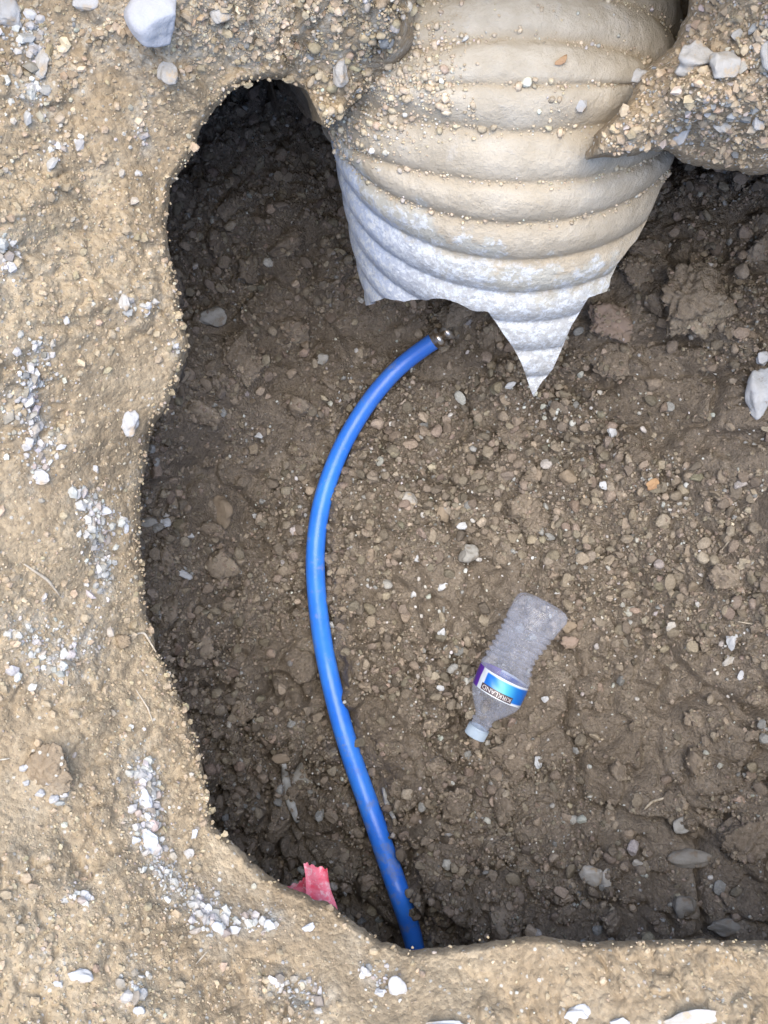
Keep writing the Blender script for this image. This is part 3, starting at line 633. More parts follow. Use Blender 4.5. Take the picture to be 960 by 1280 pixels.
stone(F, 710, 783, 12, 9, -20, 'brown', 'pebble', "upper of two brown pebbles touching beside the bottle base", 'pebble', facets=3)
stone(F, 711, 802, 12, 9, 10, 'rust', 'pebble', "lower, redder of two brown pebbles beside the bottle base", 'pebble', facets=3)
stone(F, 681, 873, 6, 5, 0, 'white', 'pebble', "white pebble just right of the bottle's label", 'pebble')
stone(F, 837, 782, 8, 5, 40, 'grey_dry', 'pebble', "pale slanted pebble right of the two brown pebbles", 'pebble')
stone(F, 912, 800, 8, 13, 0, 'white', 'pebble', "knobbly white pebble above another on the right of the pit floor", 'pebble')
stone(F, 908, 826, 12, 7, 30, 'grey_dry', 'pebble', "pale grey broken pebble right below the knobbly white pebble", 'pebble')
stone(F, 925, 846, 5, 9, 0, 'white', 'pebble', "lowest thin white chip under the pale grey broken pebble", 'pebble')
stone(F, 737, 1088, 15, 15, 0, 'grey_dry', 'stone', "speckled grey round stone beside a long pale pebble", h=.7, facets=4)
stone(F, 757, 1098, 7, 19, 5, 'grey_dry', 'pebble', "long upright pale pebble right of the speckled grey stone", 'pebble', h=.9, facets=3)
stone(F, 862, 1072, 30, 12, 0, 'slate', 'stone', "long smooth dark stone near the bottom right of the pit floor", h=.9, facets=3)
stone(F, 852, 1128, 17, 14, 10, 'slate', 'stone', "round dark half buried stone below the long smooth dark stone", sink=.35, facets=3)
stone(F, 905, 1158, 26, 12, -5, 'slate', 'stone', "flat dark stone touching the near rim at lower right", sink=.3, facets=3)
stone(F, 848, 1031, 15, 11, 25, 'grey', 'stone', "bluish grey split stone above the long smooth dark stone")
stone(F, 795, 1076, 9, 6, 0, 'grey_dry', 'pebble', "pale pebble between the speckled stone and the long dark stone", 'pebble')
stone(F, 930, 1045, 44, 32, 15, 'clod', 'soil_clod', "big craggy clod at the right edge above the flat dark stone", 'clod', .8, .3, 4, 10, .22)
stone(F, 640, 945, 38, 30, 0, 'clod', 'soil_clod', "broad low clod right below the bottle cap", 'clod', .6, .4, 4, 9, .2)
stone(F, 672, 953, 5, 9, 10, 'white', 'pebble', "narrow white pebble at the right end of the broad clod below the cap", 'pebble')
stone(F, 573, 1003, 24, 22, 0, 'clod', 'soil_clod', "squarish clod between the hose and the broad clod", 'clod', .8, .3, 4, 9, .18)
stone(F, 556, 1100, 34, 30, 0, 'clod', 'soil_clod', "wide clod pressed to the right of the hose near its lower end", 'clod', .6, .35, 4, 9, .2)
stone(F, 663, 648, 24, 24, 0, 'clod', 'soil_clod', "round soft edged clod right of the oblong white pebble", 'clod', .7, .35)
stone(F, 636, 545, 22, 20, 0, 'clod', 'soil_clod', "grey brown clod below and left of the pipe tip", 'clod', .6, .4)
stone(F, 710, 595, 14, 13, 0, 'brown', 'stone', "brown lump left of the tiny white square pebble", facets=5)
stone(F, 380, 974, 20, 24, 0, 'grey', 'stone', "pale flat stone left of the lower hose", h=.4, sink=.3)
stone(F, 352, 946, 12, 8, 0, 'brown', 'stone', "brown stone above the white root strip left of the hose")
stone(F, 345, 1118, 10, 6, 0, 'brown', 'stone', "dark pebble in the shade by the pink tape", 'pebble')
stone(F, 570, 403, 24, 23, 20, 'clod_pale', 'mud_lump', "dark mud lump at the upper end of the blue hose, under the pipe", 'mud lump', 1.0, -.45, 4, 4)
stone(F, 404, 450, 7, 8, 0, 'grey', 'pebble', "pale pebble left of the upper part of the hose", 'pebble')
stone(F, 325, 545, 7, 5, 40, 'white', 'pebble', "white chip right of the smooth oval stone's upper side", 'pebble')
stone(F, 323, 645, 8, 4, -10, 'white', 'pebble', "thin white chip right of the smooth oval brown stone", 'pebble')
stone(F, 775, 250, 20, 14, 0, 'clod', 'soil_clod', "dark clod deep behind the right edge of the pipe", 'clod')
# bank
stone(B, 204, 42, 40, 34, -15, 'cobble', 'stone', "biggest white flat stone set in the top left rim", h=.7, sink=-.3, facets=3, rough=.03)
stone(B, 210, 88, 16, 22, 30, 'grey_dry', 'stone', "tan grey stone wedged under the biggest white stone", h=.5)
stone(B, 12, 20, 15, 22, 15, 'white_dry', 'stone', "white stone in the top left corner")
stone(B, 52, 78, 12, 22, 0, 'grey_dry', 'stone', "tan rounded stone at the right of the gravel in the top left corner")
stone(B, 105, 5, 20, 10, 0, 'white_dry', 'stone', "pale stone at the top edge, left of the biggest white stone")
stone(B, 278, 18, 16, 16, 0, 'grey_dry', 'stone', "pale grey stone on the top rim right of the biggest white stone")
stone(B, 425, 91, 13, 20, -10, 'grey_dry', 'stone', "upright pale stone embedded beside the upper left of the pipe", h=.7, sink=.2)
stone(B, 163, 526, 12, 21, -4, 'white_dry', 'stone', "upright oval white stone on the left bank", h=.7, facets=3)
stone(B, 157, 380, 8, 12, 0, 'grey_dry', 'pebble', "upright tan pebble on the left bank above the oval white stone", 'pebble')
stone(B, 172, 216, 7, 5, -20, 'white_dry', 'pebble', "small white pebble left of the cave opening", 'pebble')
stone(B, 193, 378, 8, 7, 0, 'grey_dry', 'pebble', "pale pebble on the left bank near the rim", 'pebble')
stone(B, 84, 402, 5, 7, 0, 'white_dry', 'pebble', "white pebble above the upper gravel seam of the left bank", 'pebble')
stone(B, 37, 552, 9, 8, 0, 'white_dry', 'pebble', "round pebble left in the lower end of the upper gravel seam", 'pebble')
stone(B, 52, 597, 13, 10, -25, 'white_dry', 'stone', "white stone ending the upper gravel seam of the left bank")
stone(B, 120, 586, 7, 6, 0, 'white_dry', 'pebble', "lone white pebble right of the stone that ends the upper seam", 'pebble')
stone(B, 130, 638, 11, 6, -15, 'white', 'pebble', "bluish white oval pebble in the middle gravel seam", 'pebble')
stone(B, 158, 658, 5, 10, 15, 'white', 'pebble', "upright bluish chip right of the middle gravel seam", 'pebble')
stone(B, 150, 800, 16, 10, -20, 'clod_dry', 'soil_clod', "tan buried lump on the left bank below the middle seam", 'clod')
stone(B, 64, 963, 34, 38, 0, 'clod_dry', 'soil_clod', "round pinkish tan clod ringed by white pebbles on the lower left bank", 'clod', .35, .35, 4, 10, .2)
for (qx, qy, qa, lab) in ((32, 960, 7, "left"), (34, 978, 5, "lower left"), (52, 990, 7, "bottom"), (68, 997, 7, "bottom right")):
    stone(B, qx, qy, qa, qa * .8, 0, 'white_dry', 'pebble', "white pebble at the %s edge of the round tan clod" % lab, 'pebble', h=.9, sink=.1)
stone(B, 183, 1000, 14, 16, 0, 'white', 'stone', "white crumbly stone in the middle of the lower gravel seam", h=.5)
stone(B, 189, 1052, 14, 17, 10, 'white', 'stone', "larger blue white stone at the foot of the lower gravel seam", h=.6)
stone(B, 169, 1050, 8, 6, 0, 'white', 'pebble', "round white pebble left of the larger blue white stone", 'pebble')
stone(B, 243, 1041, 6, 6, 0, 'white', 'pebble', "white pebble on its own near the rim, right of the lower seam", 'pebble')
stone(B, 237, 1067, 10, 8, -20, 'grey_dry', 'stone', "grey stone heading the gravel that slants to the pink tape")
stone(B, 259, 1137, 7, 9, 0, 'white', 'pebble', "white pebble midway along the slanting gravel", 'pebble')
stone(B, 272, 1158, 8, 8, 0, 'white', 'pebble', "white pebble at the lowest dip of the slanting gravel", 'pebble')
stone(B, 338, 1157, 8, 9, 0, 'white', 'pebble', "white pebble at the right end of the slanting gravel", 'pebble')
stone(B, 107, 1119, 10, 8, -10, 'white_dry', 'pebble', "dusty pebble above the long white stone in the lower left corner", 'pebble')
stone(B, 101, 1218, 18, 9, -15, 'white_dry', 'stone', "long white stone in the lower left corner")
stone(B, 73, 1230, 7, 5, 0, 'white_dry', 'pebble', "small white pebble left of the long white stone", 'pebble')
stone(B, 174, 1263, 8, 6, 0, 'white_dry', 'pebble', "white pebble low between the long white stone and the bottom edge", 'pebble')
stone(B, 497, 1234, 12, 18, 12, 'white_dry', 'stone', "white pear shaped stone on the near rim below the hose", h=.6)
stone(B, 457, 1214, 7, 9, 10, 'white_dry', 'pebble', "white pebble up and left of the pear shaped stone", 'pebble')
stone(B, 475, 1240, 8, 7, 0, 'white_dry', 'pebble', "white pebble touching the left of the pear shaped stone", 'pebble')
stone(B, 728, 1270, 36, 18, -12, 'white_dry', 'stone', "flat white stone at the bottom edge, right of the middle", h=.35, sink=.4)
stone(B, 775, 1277, 14, 8, 0, 'white_dry', 'pebble', "small white pebble right of the flat stone at the bottom edge", 'pebble', h=.5)
stone(B, 560, 1285, 34, 12, 0, 'white_dry', 'stone', "pale stone cut by the bottom edge, left of the flat white stone", h=.4)
stone(B, 874, 1277, 46, 16, 5, 'grey_dry', 'stone', "broad greyish stone buried at the bottom edge on the right", h=.25, sink=.42)
stone(B, 384, 1161, 15, 5, 28, 'white', 'stone', "thin slanted white stone sliver on the rim by the pink tape", h=.5, sink=.35)
# on the ledge and pipe
stone('lobe', 868, 78, 30, 26, -20, 'grey_dry', 'stone', "largest grey block set in the overhanging ledge", h=.7, facets=10)
stone('lobe', 900, 84, 22, 20, 10, 'grey_dry', 'stone', "grey and tan block touching the right side of the largest ledge block", h=.7, facets=9)
stone('lobe', 850, 172, 14, 14, 0, 'white_dry', 'stone', "rounded pale stone hanging in the lower edge of the ledge", h=1.0, sink=.1, facets=4)
stone('lobe', 903, 158, 13, 10, 0, 'grey_dry', 'pebble', "tan pebble right of the rounded pale stone in the ledge", 'pebble')
stone('lobe', 885, 143, 6, 5, 0, 'white_dry', 'pebble', "small bright pebble in the middle of the ledge", 'pebble')
stone('lobe', 948, 154, 9, 11, 20, 'white_dry', 'pebble', "white pebble near the right edge of the ledge", 'pebble')
stone('lobe', 958, 66, 11, 26, 0, 'grey_dry', 'stone', "tall smooth pale stone at the right edge of the ledge", h=.9, facets=3)
stone('lobe', 922, 46, 10, 10, 0, 'grey_dry', 'pebble', "greyish round pebble above the blocks of the ledge", 'pebble')
stone('lobe', 800, 95, 14, 9, 30, 'grey_dry', 'stone', "grey chip at the upper left edge of the ledge, against the pipe")
stone('pipe', 730, 133, 9, 10, 0, 'white_dry', 'pebble', "bright white pebble stuck on the corrugated pipe", 'pebble', sink=.3)
stone('pipe', 703, 76, 10, 5, 30, 'orange', 'soil_chip', "small rusty chip stuck on the upper pipe", 'chip', h=.6)
stone('pipe', 470, 82, 22, 18, -20, 'grey_dry', 'stone', "smooth grey stone lodged on the upper left of the pipe", h=.6, sink=.3, facets=3)

# craggy clods of earth strewn over the floor, each a thing
def clod_mesh(k):
    Vb, Fb = ICO[4]; P_ = rocky(Vb, 900 + k, 4, .1)
    a_ = Vb[:, 0] + .7 * Vb[:, 2] + k; b_ = Vb[:, 1] - .5 * Vb[:, 2]; c_ = Vb[:, 2] + 5 + k; d_ = Vb[:, 0] - Vb[:, 1]
    P_ = P_ * (1 + .30 * fbm(a_, b_, .8, 3, k) + .20 * fbm(c_, d_, .35, 3, k + 3) + .15 * (lumps(a_, b_, .5, k, 1, .4) - .4))[:, None]
    o_ = mesh_obj("soil_clod", P_ / np.abs(P_).max() * .01, Fb, SM['clod']); me_ = o_.data; bpy.data.objects.remove(o_); return me_
CL = [clod_mesh(k) for k in range(10)]
r = np.random.default_rng(77); spots = []
for _ in range(4000):
    if len(spots) >= 120: break
    qx, qy = r.uniform(200, 955), r.uniform(230, 1165); w_ = .12 + .9 * math.exp(-((qy - 1060) / 130) ** 2) * (qx > 470) + .8 * math.exp(-((qx - 850) / 110) ** 2 - ((qy - 290) / 90) ** 2) + .7 * (qx < 240 + 60 * (qy > 600)) + .4 * (qy < 600) * (qx < 380)
    if r.random() > w_ or abs(np.interp(qy, hp_y, hp_x) - qx) < 26 or (560 < qx < 720 and 730 < qy < 940) or (qx < 330 and qy > 950): continue
    sz = 9 + 20 * r.random() ** 2.2
    if abs(np.interp(qy, HPY, HPX) - qx) < 18 + sz * 1.2: continue
    if any((qx - a_) ** 2 + (qy - b_) ** 2 < (sz + c_) ** 2 * .8 for a_, b_, c_ in spots): continue
    spots.append((qx, qy, sz))
marks = [(594, 918, "bottle cap"), (684, 760, "base of the bottle"), (549, 418, "metal collar of the blue hose"), (665, 490, "pointed tip of the pipe"), (943, 492, "tall white wedge shaped stone"), (850, 382, "largest rounded clod"),
         (278, 640, "smooth oval brown stone"), (264, 397, "pale angular stone in the cave"), (737, 1088, "speckled grey round stone"), (862, 1072, "long smooth dark stone"), (395, 1100, "pink tape"), (815, 605, "small orange stone"),
         (584, 691, "grey cobble in the pit middle"), (380, 974, "pale flat stone by the hose"), (930, 1045, "big craggy clod at the right edge"), (228, 717, "long thin white pebble"), (905, 1158, "flat dark stone at the near rim"),
         (508, 1150, "lower end of the hose"), (912, 800, "knobbly white pebble"), (304, 457, "tall dark clod by the left wall"), (775, 250, "pipe's right edge")]
dirs = ["right", "upper right", "top", "upper left", "left", "lower left", "bottom", "lower right"]; ords = ["nearest", "second", "third", "fourth", "fifth", "sixth", "seventh", "eighth", "ninth", "tenth"]
bins = {}
for i_, (qx, qy, sz) in enumerate(spots):
    k_m = min(range(len(marks)), key=lambda q: (marks[q][0] - qx) ** 2 + (marks[q][1] - qy) ** 2); ddx, ddy = qx - marks[k_m][0], marks[k_m][1] - qy
    bins.setdefault((k_m, int(round(math.degrees(math.atan2(ddy, ddx)) / 45)) % 8), []).append((math.hypot(ddx, ddy), i_))
clod_label = {}
for (k_m, d_), lst in bins.items():
    w_ = {"top": "above", "bottom": "below", "left": "left of", "right": "right of"}.get(dirs[d_], "%s of" % dirs[d_])
    for o_i, (_, i_) in enumerate(sorted(lst)): clod_label[i_] = ("%s craggy clod %s the %s" % (ords[o_i], w_, marks[k_m][2])) if len(lst) > 1 else "lone craggy clod %s the %s" % (w_, marks[k_m][2])
for i_, (qx, qy, sz) in enumerate(spots):
    x_, y_, z_ = [float(v) for v in floor_at(np.array([qx]), np.array([qy]))]; m_ = sz * (HC - z_) / FPX
    o_ = link(bpy.data.objects.new("soil_clod", CL[i_ % 10])); o_.location = (x_, y_, z_ + m_ * .22); m_ *= 100; o_.scale = (m_ * r.uniform(.85, 1.2), m_ * r.uniform(.8, 1.1), m_ * r.uniform(.6, .85)); o_.rotation_euler = tuple(r.uniform(0, 6.28, 3))
    tag(o_, clod_label[i_], "clod", "small lumps of earth loose on the pit floor")

# grains clinging to the clods
bpy.context.view_layer.update()
cp, cs = [], []
for o_ in list(scene.objects):
    if o_.name.startswith("soil_clod") and o_.type == 'MESH' and o_.get('category') == 'clod' and o_.location.z < .25:
        M_ = np.array(o_.matrix_world); v_ = np.zeros(len(o_.data.vertices) * 3); o_.data.vertices.foreach_get("co", v_); v_ = v_.reshape(-1, 3) @ M_[:3, :3].T + M_[:3, 3]
        c_ = v_.mean(0); top_ = v_[v_[:, 2] > c_[2] - .001]; ext = np.ptp(v_[:, 0]) * np.ptp(v_[:, 1]); m_ = int(np.clip(ext / 1.9e-5, 10, 420)) if ext < .0035 else int(ext / 9e-5)
        cp.append(top_[r.integers(0, len(top_), m_)]); cs.append(np.clip(.0011 * (1 - r.random(m_)) ** (-1 / 2.3), .0011, .0048))
cp = np.concatenate(cp); cs = np.concatenate(cs)
crumbs("clod_grains", cp, cs, tints(len(cp), (.235, .195, .152), .2, .02, (.36, .34, .31), r), M_crumb, 1, False, "brown soil grains clinging to the clods on the pit floor", "soil crumbs", 15, .95)

# ------------------------------------------------------------ tubes
def tube(name, pts, radii, mat, parent=None, seg=20, caps=True, col=None, squash=1.0):
    P_ = np.array(pts, float); n_ = len(P_); T_ = np.gradient(P_, axis=0); T_ /= np.linalg.norm(T_, axis=1)[:, None]
    rings = []; up = np.array([0.0, 0, 1])
    for i in range(n_):
        s_ = np.cross(T_[i], up); s_ /= np.linalg.norm(s_) + 1e-9; u_ = np.cross(s_, T_[i]); a = np.linspace(0, 2 * math.pi, seg, endpoint=False)
        rings.append(P_[i] + radii[i] * (np.cos(a)[:, None] * s_ + squash * np.sin(a)[:, None] * u_))
    V_ = np.concatenate(rings); Fc = [grid_faces(n_, seg, True)]
    if caps:
        V_ = np.vstack([V_, P_[0], P_[-1]]); a = np.arange(seg); b_ = (a + 1) % seg
        Fc.append(np.stack([b_, a, np.full(seg, len(V_) - 2)], -1)); Fc.append(np.stack([(n_ - 1) * seg + a, (n_ - 1) * seg + b_, np.full(seg, len(V_) - 1)], -1))
    return mesh_obj(name, V_, Fc, mat, parent, True, col)
def spline(pts, n_):
    P_ = np.array(pts, float); t_ = np.concatenate([[0], np.cumsum(np.hypot(*np.diff(P_[:, :2], axis=0).T))]); q_ = np.linspace(0, t_[-1], n_)
    out = np.stack([np.interp(q_, t_, P_[:, k]) for k in range(P_.shape[1])], -1)
    for _ in range(max(2, n_ // 6)): b_ = out.copy(); b_[1:-1] = (out[:-2] + 2 * out[1:-1] + out[2:]) / 4; out = b_
    return out
# ---- blue hose
hp = [(546, 424), (520, 441), (490, 466), (458, 505), (428, 555), (408, 605), (397, 650), (393, 700), (396, 750), (404, 810), (415, 860), (428, 910), (444, 960), (463, 1012), (480, 1062), (497, 1110), (510, 1150), (519, 1182), (522, 1200)]
hq = spline(hp, 170)
hz = np.interp(hq[:, 1], [424, 600, 1000, 1110, 1160, 1200], [.030, .034, .032, .034, .020, .004])
gx, gy_, gzf = floor_at(hq[:, 0], hq[:, 1]); gzf = sm1(gzf, 60)
hz = gzf + np.interp(hq[:, 1], [424, 520, 1050, 1120, 1170, 1200], [.030, .021, .020, .015, .005, -.012])
hx, hy = at_z(hq[:, 0], hq[:, 1], hz)
hr = np.interp(hq[:, 1], [424, 520, 700, 900, 1100, 1150, 1200], [.0102, .0108, .0116, .0124, .0128, .0120, .0110])
mh, nt, b = new_mat("blue_hose_plastic")
noise(nt, 1)
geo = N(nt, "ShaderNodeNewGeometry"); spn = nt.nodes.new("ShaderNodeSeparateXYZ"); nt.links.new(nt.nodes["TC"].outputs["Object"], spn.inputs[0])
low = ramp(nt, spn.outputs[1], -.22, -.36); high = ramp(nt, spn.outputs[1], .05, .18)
c = mixc(nt, ramp(nt, noise(nt, 20, 4), .3, .7), (.028, .18, .80), (.045, .24, .86))
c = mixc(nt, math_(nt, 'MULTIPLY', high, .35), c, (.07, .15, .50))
dm = ramp(nt, math_(nt, 'ADD', noise(nt, 38, 6, .7), math_(nt, 'ADD', math_(nt, 'MULTIPLY', low, .05), math_(nt, 'MULTIPLY', high, .05))), .57, .70)
c = mixc(nt, math_(nt, 'MULTIPLY', dm, .5), c, (.24, .26, .33)); c = mixc(nt, math_(nt, 'MULTIPLY', ramp(nt, noise(nt, 400, 3, .7), .64, .72), .5), c, (.25, .22, .19))
nt.links.new(c, b.inputs["Base Color"]); b.inputs["Roughness"].default_value = .34; nt.links.new(math_(nt, 'ADD', math_(nt, 'MULTIPLY', dm, .35), .34), b.inputs["Roughness"])
bump(nt, b, noise(nt, 120, 4), .0004)
hose = bpy.data.objects.new("blue_hose", None); link(hose); hose.empty_display_size = .05
tag(hose, "bright blue plastic hose curving down the pit floor", "hose")
tube("hose_tube", np.stack([hx, hy, hz], -1), hr, mh, hose, 28)
mm, nt, b = new_mat("muddy_metal"); c = mixc(nt, ramp(nt, noise(nt, 160, 4), .4, .6), (.75, .72, .68), (.34, .26, .18)); nt.links.new(c, b.inputs["Base Color"]); b.inputs["Metallic"].default_value = .75; b.inputs["Roughness"].default_value = .3
p0 = np.array([hx[0], hy[0], hz[0]]); dr = p0 - np.array([hx[4], hy[4], hz[4]]); dr /= np.linalg.norm(dr)
tube("hose_collar", [p0 - dr * .004, p0 + dr * .001, p0 + dr * .0015, p0 + dr * .0075, p0 + dr * .008], [.0108, .0108, .0120, .0120, .0095], mm, hose, 28)
tube("hose_coupling", [p0 + dr * .004, p0 + dr * .013, p0 + dr * .0135, p0 + dr * .020], [.0088, .0088, .0105, .0105], mm, hose, 6)

# ---- plastic bottle
bl = bpy.data.objects.new("plastic_bottle", None); link(bl)
tag(bl, "empty crushed clear plastic water bottle with blue label lying on the pit floor", "bottle")
a_px = np.array([594, 924.0]); e_px = np.array([682, 752.0])
zb_ = .058
ax, ay = at_z(a_px[0], a_px[1], zb_); ex, ey = at_z(e_px[0], e_px[1], zb_); BL = float(math.hypot(ex - ax, ey - ay))
angb = math.atan2(float(ey - ay), float(ex - ax))
bl.location = (float(ax), float(ay), zb_ - .012); bl.rotation_euler = (0, math.radians(-4), angb)
k_ = BL / .196; kr_ = 1.10
# local frame: +x from cap to base; radius profile (m)
prof_b = [(.0135, .0122), (.020, .0122), (.022, .0140), (.0235, .0140), (.025, .0118), (.030, .0135), (.037, .0185), (.045, .0242), (.053, .0284), (.0595, .0300), (.061, .0304), (.0620, .0296), (.090, .0296), (.0915, .0304), (.096, .0300)]
xr = .101; i = 0
while xr < .162:
    wst = .0300 - .0020 * math.sin((xr - .098) / .07 * math.pi)
    prof_b += [(xr, wst - .0024), (xr + .0030, wst + .0006), (xr + .0046, wst + .0006)]; xr += .0078
prof_b += [(.172, .0305), (.178, .0312), (.185, .0308), (.191, .0285), (.1945, .0240), (.196, .0170), (.1935, .008), (.192, .0005)]
pb = np.array(prof_b) * k_; SEG = 72; th_ = np.linspace(0, 2 * math.pi, SEG, endpoint=False)
tcum = np.concatenate([[0], np.cumsum(np.hypot(*np.diff(pb, axis=0).T))]); q_ = np.linspace(0, tcum[-1], 560); pbx = np.interp(q_, tcum, pb[:, 0]); pbr = np.interp(q_, tcum, pb[:, 1])
def bottle_pt(xx, rr_, th):
    """crushed a little: flatter on top, dented on one side"""
    sx = xx / k_; body = np.clip((sx - .045) / .03, 0, 1)
    foot = np.clip((sx - .168) / .022, 0, 1)
    rr_ = rr_ * np.interp(sx, [.03, .06], [1, kr_])
    r2 = rr_ * (1 + .075 * foot * np.cos(5 * th) * -1 * (rr_ > .012 * k_))
    dent = body * (.0055 * np.exp(-((sx - .118) / .018) ** 2 - ((np.mod(th, 2 * math.pi) - 3.0) / .55) ** 2) + .004 * np.exp(-((sx - .150) / .012) ** 2 - ((np.mod(th, 2 * math.pi) - .6) / .5) ** 2) + .004 * np.exp(-((sx - .05) / .012) ** 2 - ((np.mod(th, 2 * math.pi) - 1.7) / .5) ** 2))
    cr = body * .0003 * np.sin(9 * th + 160 * sx) * np.sin(260 * sx + 3 * th)
    r2 = r2 - (dent + cr) * k_
    bend = .0035 * k_ * np.sin(np.clip((sx - .06) / .136, 0, 1) * math.pi)
    return np.stack([xx + 0 * th, r2 * np.cos(th) * (1 + .04 * body) + bend, r2 * np.sin(th) * (1 - .10 * body)], -1)
BV = np.stack([bottle_pt(np.full(SEG, a), np.full(SEG, c_), th_) for a, c_ in zip(pbx, pbr)]).reshape(-1, 3)
mb, nt, b = new_mat("clear_plastic")
out = nt.nodes["Material Output"]; tr = N(nt, "ShaderNodeBsdfTransparent"); tr.inputs[0].default_value = (.93, .95, 1, 1)
b.inputs["Base Color"].default_value = (.56, .60, .72, 1); b.inputs["Roughness"].default_value = .10; b.inputs["Specular IOR Level"].default_value = 1.0
noise(nt, 1); lw = N(nt, "ShaderNodeLayerWeight"); lw.inputs[0].default_value = .35
fac = math_(nt, 'ADD', math_(nt, 'MULTIPLY', lw.outputs["Facing"], .55), math_(nt, 'MULTIPLY', ramp(nt, noise(nt, 60, 6, .7), .42, .66), .09)); fac = math_(nt, 'ADD', fac, .09)
mx = nt.nodes.new("ShaderNodeMixShader"); nt.links.new(fac, mx.inputs[0]); nt.links.new(tr.outputs[0], mx.inputs[1]); nt.links.new(b.outputs[0], mx.inputs[2]); nt.links.new(mx.outputs[0], out.inputs[0])
mesh_obj("bottle_body", BV, grid_faces(len(pbx), SEG, True), mb, bl)
# cap with ridges
mc, nt, b = new_mat("pale_blue_cap"); b.inputs["Base Color"].default_value = (.34, .42, .52, 1); b.inputs["Roughness"].default_value = .4
capp = [(0, .0005), (0, .0128), (.0006, .0138), (.0012, .0142), (.0112, .0142), (.0118, .0138), (.0124, .0142), (.0142, .0142), (.0145, .0125)]
sg_ = 120; tq = np.linspace(0, 2 * math.pi, sg_, endpoint=False); CV = []
for a, c_ in capp:
    rr2 = c_ * k_ * (1 - (.02 * (np.arange(sg_) % 2) if .001 < a < .0116 else 0)); CV.append(np.stack([np.full(sg_, a * k_), rr2 * np.cos(tq), rr2 * np.sin(tq)], -1))
mesh_obj("bottle_cap", np.concatenate(CV), grid_faces(len(capp), sg_, True), mc, bl, False)
# label: a printed band round the shoulder end of the body
def flat_mat(name, c1, rough=.35):
    m, nt, b = new_mat(name); b.inputs["Base Color"].default_value = (*c1, 1); b.inputs["Roughness"].default_value = rough; return m
ml, nt, b = new_mat("blue_label_print")
at = N(nt, "ShaderNodeVertexColor"); at.layer_name = "tint"; nt.links.new(at.outputs[0], b.inputs["Base Color"]); b.inputs["Roughness"].default_value = .3
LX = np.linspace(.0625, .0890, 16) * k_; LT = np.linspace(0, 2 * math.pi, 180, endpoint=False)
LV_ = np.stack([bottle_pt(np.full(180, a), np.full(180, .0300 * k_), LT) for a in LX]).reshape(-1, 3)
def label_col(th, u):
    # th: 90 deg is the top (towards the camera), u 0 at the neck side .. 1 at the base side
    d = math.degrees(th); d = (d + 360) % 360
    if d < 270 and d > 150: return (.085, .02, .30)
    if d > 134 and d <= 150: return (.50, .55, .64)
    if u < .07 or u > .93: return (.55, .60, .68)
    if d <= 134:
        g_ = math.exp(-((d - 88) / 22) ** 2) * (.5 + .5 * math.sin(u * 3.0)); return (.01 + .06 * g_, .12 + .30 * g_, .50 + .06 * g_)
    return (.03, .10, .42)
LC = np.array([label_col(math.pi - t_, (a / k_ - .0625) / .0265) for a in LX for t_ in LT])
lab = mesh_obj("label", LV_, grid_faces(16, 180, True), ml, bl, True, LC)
# dark plaque with the word on it
def on_label(u, th, lift=.0004): return bottle_pt(np.asarray(u) * k_, np.full(np.shape(u), (.0300 + lift) * k_), np.asarray(th))
mk = flat_mat("dark_plaque_print", (.055, .035, .045)); mw = flat_mat("white_lettering", (.55, .53, .54))
th0, th1 = math.radians(42), math.radians(118); U_, T_ = np.meshgrid(np.linspace(.0638, .0720, 6), np.linspace(th0, th1, 40), indexing='ij')
pq = on_label(U_.ravel(), T_.ravel()); pl_o = mesh_obj("label_plaque", pq, grid_faces(6, 40), mk, bl); pl_o.parent = bl
fc = bpy.data.curves.new("t", 'FONT'); fc.body = "KIRKLAND"; fc.size = 1.0; fc.align_x = 'CENTER'; fc.resolution_u = 3
fo = bpy.data.objects.new("t", fc); link(fo); bpy.context.view_layer.update()
tm = bpy.data.meshes.new_from_object(fo.evaluated_get(bpy.context.evaluated_depsgraph_get())); bpy.data.objects.remove(fo)
import bmesh
bm = bmesh.new(); bm.from_mesh(tm); bmesh.ops.triangulate(bm, faces=bm.faces)
tv = np.array([v.co[:] for v in bm.verts]); tf = np.array([[v.index for v in f.verts] for f in bm.faces]); bm.free()
w0, w1 = tv[:, 0].min(), tv[:, 0].max()
# bottle standing cap up: letters' up is towards the cap (-x), reading direction runs so it is not mirrored
uu = .0706 - (tv[:, 1] / .70) * .0054
# outside view with cap up: local up = -x, outward = +z at top -> right = up x outward... = (-x) x (z) = +y
tht = (th0 + th1) / 2 - (tv[:, 0] - (w0 + w1) / 2) / (w1 - w0) * (th1 - th0) * .90
tpts = on_label(uu, tht, .0009)
mesh_obj("lettering", tpts, tf, mw, pl_o, False)

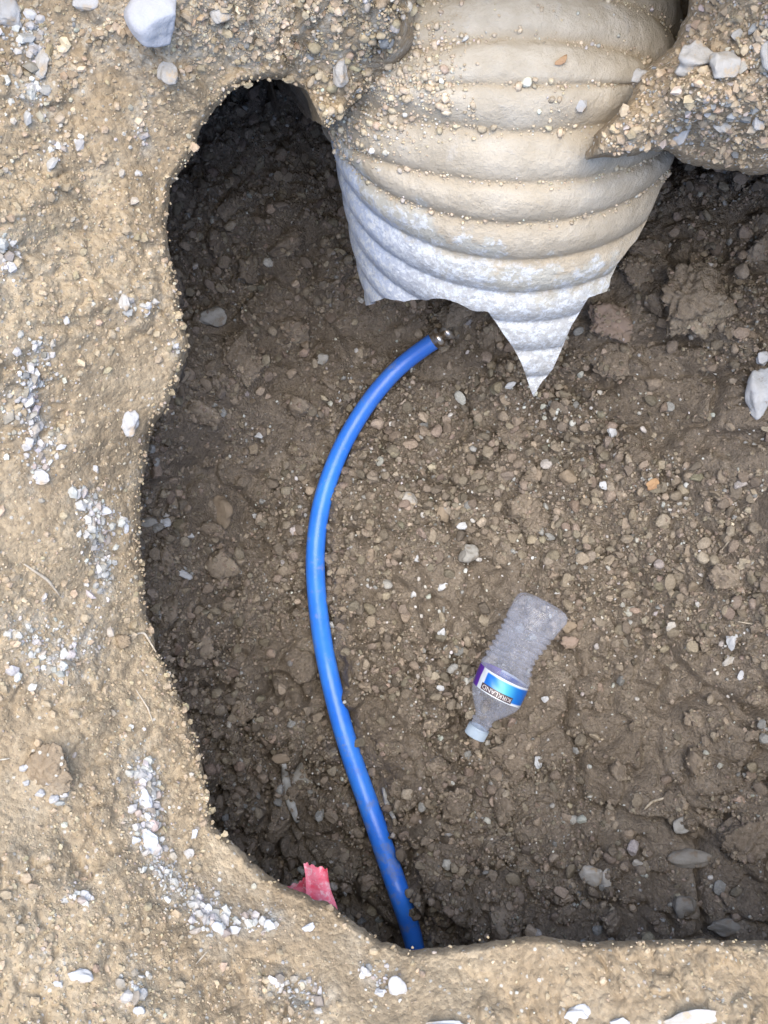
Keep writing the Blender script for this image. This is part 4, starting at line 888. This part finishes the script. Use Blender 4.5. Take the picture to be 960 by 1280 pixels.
# ------------------------------------------------------------ pink warning tape scrap
mt, nt, b = new_mat("pink_tape"); c = mixc(nt, ramp(nt, noise(nt, 55, 5, .6), .42, .58), (.66, .06, .10), (.70, .17, .22)); c = mixc(nt, math_(nt, 'MULTIPLY', ramp(nt, noise(nt, 140, 5, .7), .50, .62), .6), c, (.68, .50, .50))
nt.links.new(c, b.inputs["Base Color"]); b.inputs["Roughness"].default_value = .5; bump(nt, b, noise(nt, 160, 4), .001)
tape = bpy.data.objects.new("warning_tape", None); link(tape); tag(tape, "torn scrap of faded pink tape poking out behind the lower left rim", "tape")
def patch(name, quad, zs, mat, parent, nx=16, ny=16, amp=.0018, thick=.0006, seed=0):
    quad = np.array(quad, float); V_ = []
    for side in (0, 1):
        for i in range(ny):
            for jx in range(nx):
                u = jx / (nx - 1); v = i / (ny - 1)
                p = (quad[0] * (1 - u) + quad[1] * u) * (1 - v) + (quad[3] * (1 - u) + quad[2] * u) * v
                z = (zs[0] * (1 - u) + zs[1] * u) * (1 - v) + (zs[3] * (1 - u) + zs[2] * u) * v
                if v == 0 or u in (0, 1): p = p + 1.6 * np.array([math.sin(9 * u + seed + 4 * v), math.sin(23 * u + 7 * v + seed)])
                z += amp * math.sin(6 * u + 3 * v + seed) * math.cos(5 * v - 2 * u); x_, y_ = at_z(p[0], p[1], z); V_.append((float(x_), float(y_), z - side * thick))
    g = grid_faces(ny, nx); return mesh_obj(name, V_, [g[:, ::-1], g + nx * ny], mat, parent)
patch("tape_flap", [(378, 1078), (410, 1087), (422, 1145), (386, 1135)], (.345, .335, .365, .372), mt, tape, seed=1)
patch("tape_fold", [(358, 1110), (384, 1097), (392, 1130), (362, 1122)], (.335, .325, .345, .350), mt, tape, seed=3)

# ------------------------------------------------------------ roots, twigs and straws
mtw = stone_mat("pale_root", (.52, .46, .37), (.40, .34, .26), BROWN, .2, 90); mro = stone_mat("grey_root", (.46, .47, .47), (.34, .34, .33), BROWN, .35, 60)
def twig(name, where, pts, rad_px, mat, label, cat, lift=.6, squash=1.0):
    q_ = spline(pts, 24); f_ = floor_at if where == F else bank_at
    x_, y_, z_ = f_(q_[:, 0], q_[:, 1]); z_ = sm1(np.maximum(z_, sm1(z_, 6)), 3); mpp = (HC - z_.mean()) / FPX; rr_ = rad_px * mpp * np.sin(np.linspace(.35, math.pi - .35, 24)) ** .7
    z_ = z_ + rad_px * mpp * lift + .0012; x_, y_ = at_z(q_[:, 0], q_[:, 1], z_)
    o = tube(name, np.stack([x_, y_, z_], -1), rr_, mat, None, 8, True, None, squash); return tag(o, label, cat)
twig("root_strip", F, [(355, 955), (357, 975), (362, 1000), (372, 1028)], 6, mro, "pale flat root strip left of the lower hose", "root", .3, .5)
twig("root_strip", F, [(479, 985), (484, 1005), (495, 1028)], 3.5, mro, "grey root strip right of the lower hose", "root")
twig("twig", F, [(805, 1012), (815, 1002), (832, 997)], 1.8, mtw, "short pale twig on the lower right pit floor", "twig")
twig("twig", F, [(922, 777), (940, 780), (962, 786)], 1.3, mtw, "thin straw reaching the right edge of the pit floor", "twig", 2)
twig("twig", F, [(608, 925), (622, 945), (640, 968)], 1.2, mtw, "fine pale root hair trailing from the bottle cap", "twig", 1.5)
twig("twig", F, [(685, 648), (704, 650)], 1.0, mtw, "tiny straw right of the round soft edged clod", "twig", 1.5)
twig("twig", F, [(900, 690), (912, 676), (918, 668)], 1.0, mtw, "thin hair like straw on the smooth mud at right", "twig", 1.5)
twig("twig", B, [(30, 705), (60, 725), (75, 745)], 2.0, mtw, "tan root across the middle of the left bank", "twig", .3)
twig("twig", B, [(170, 862), (185, 885), (192, 905)], 1.0, mtw, "fine root hair on the left bank near the rim", "twig")
twig("twig", B, [(245, 1205), (260, 1188)], 1.2, mtw, "short straw below the slanting gravel", "twig")
twig("twig", B, [(-2, 950), (12, 948)], 1.2, mtw, "straw at the left edge beside the round tan clod", "twig")
twig("twig", B, [(160, 795), (180, 790), (195, 815)], 1.5, mtw, "tan root arching by the rim on the left bank", "twig", .3)
print("TRIS", sum(len(o.data.loops) - 2 * len(o.data.polygons) for o in scene.objects if o.type == "MESH"))
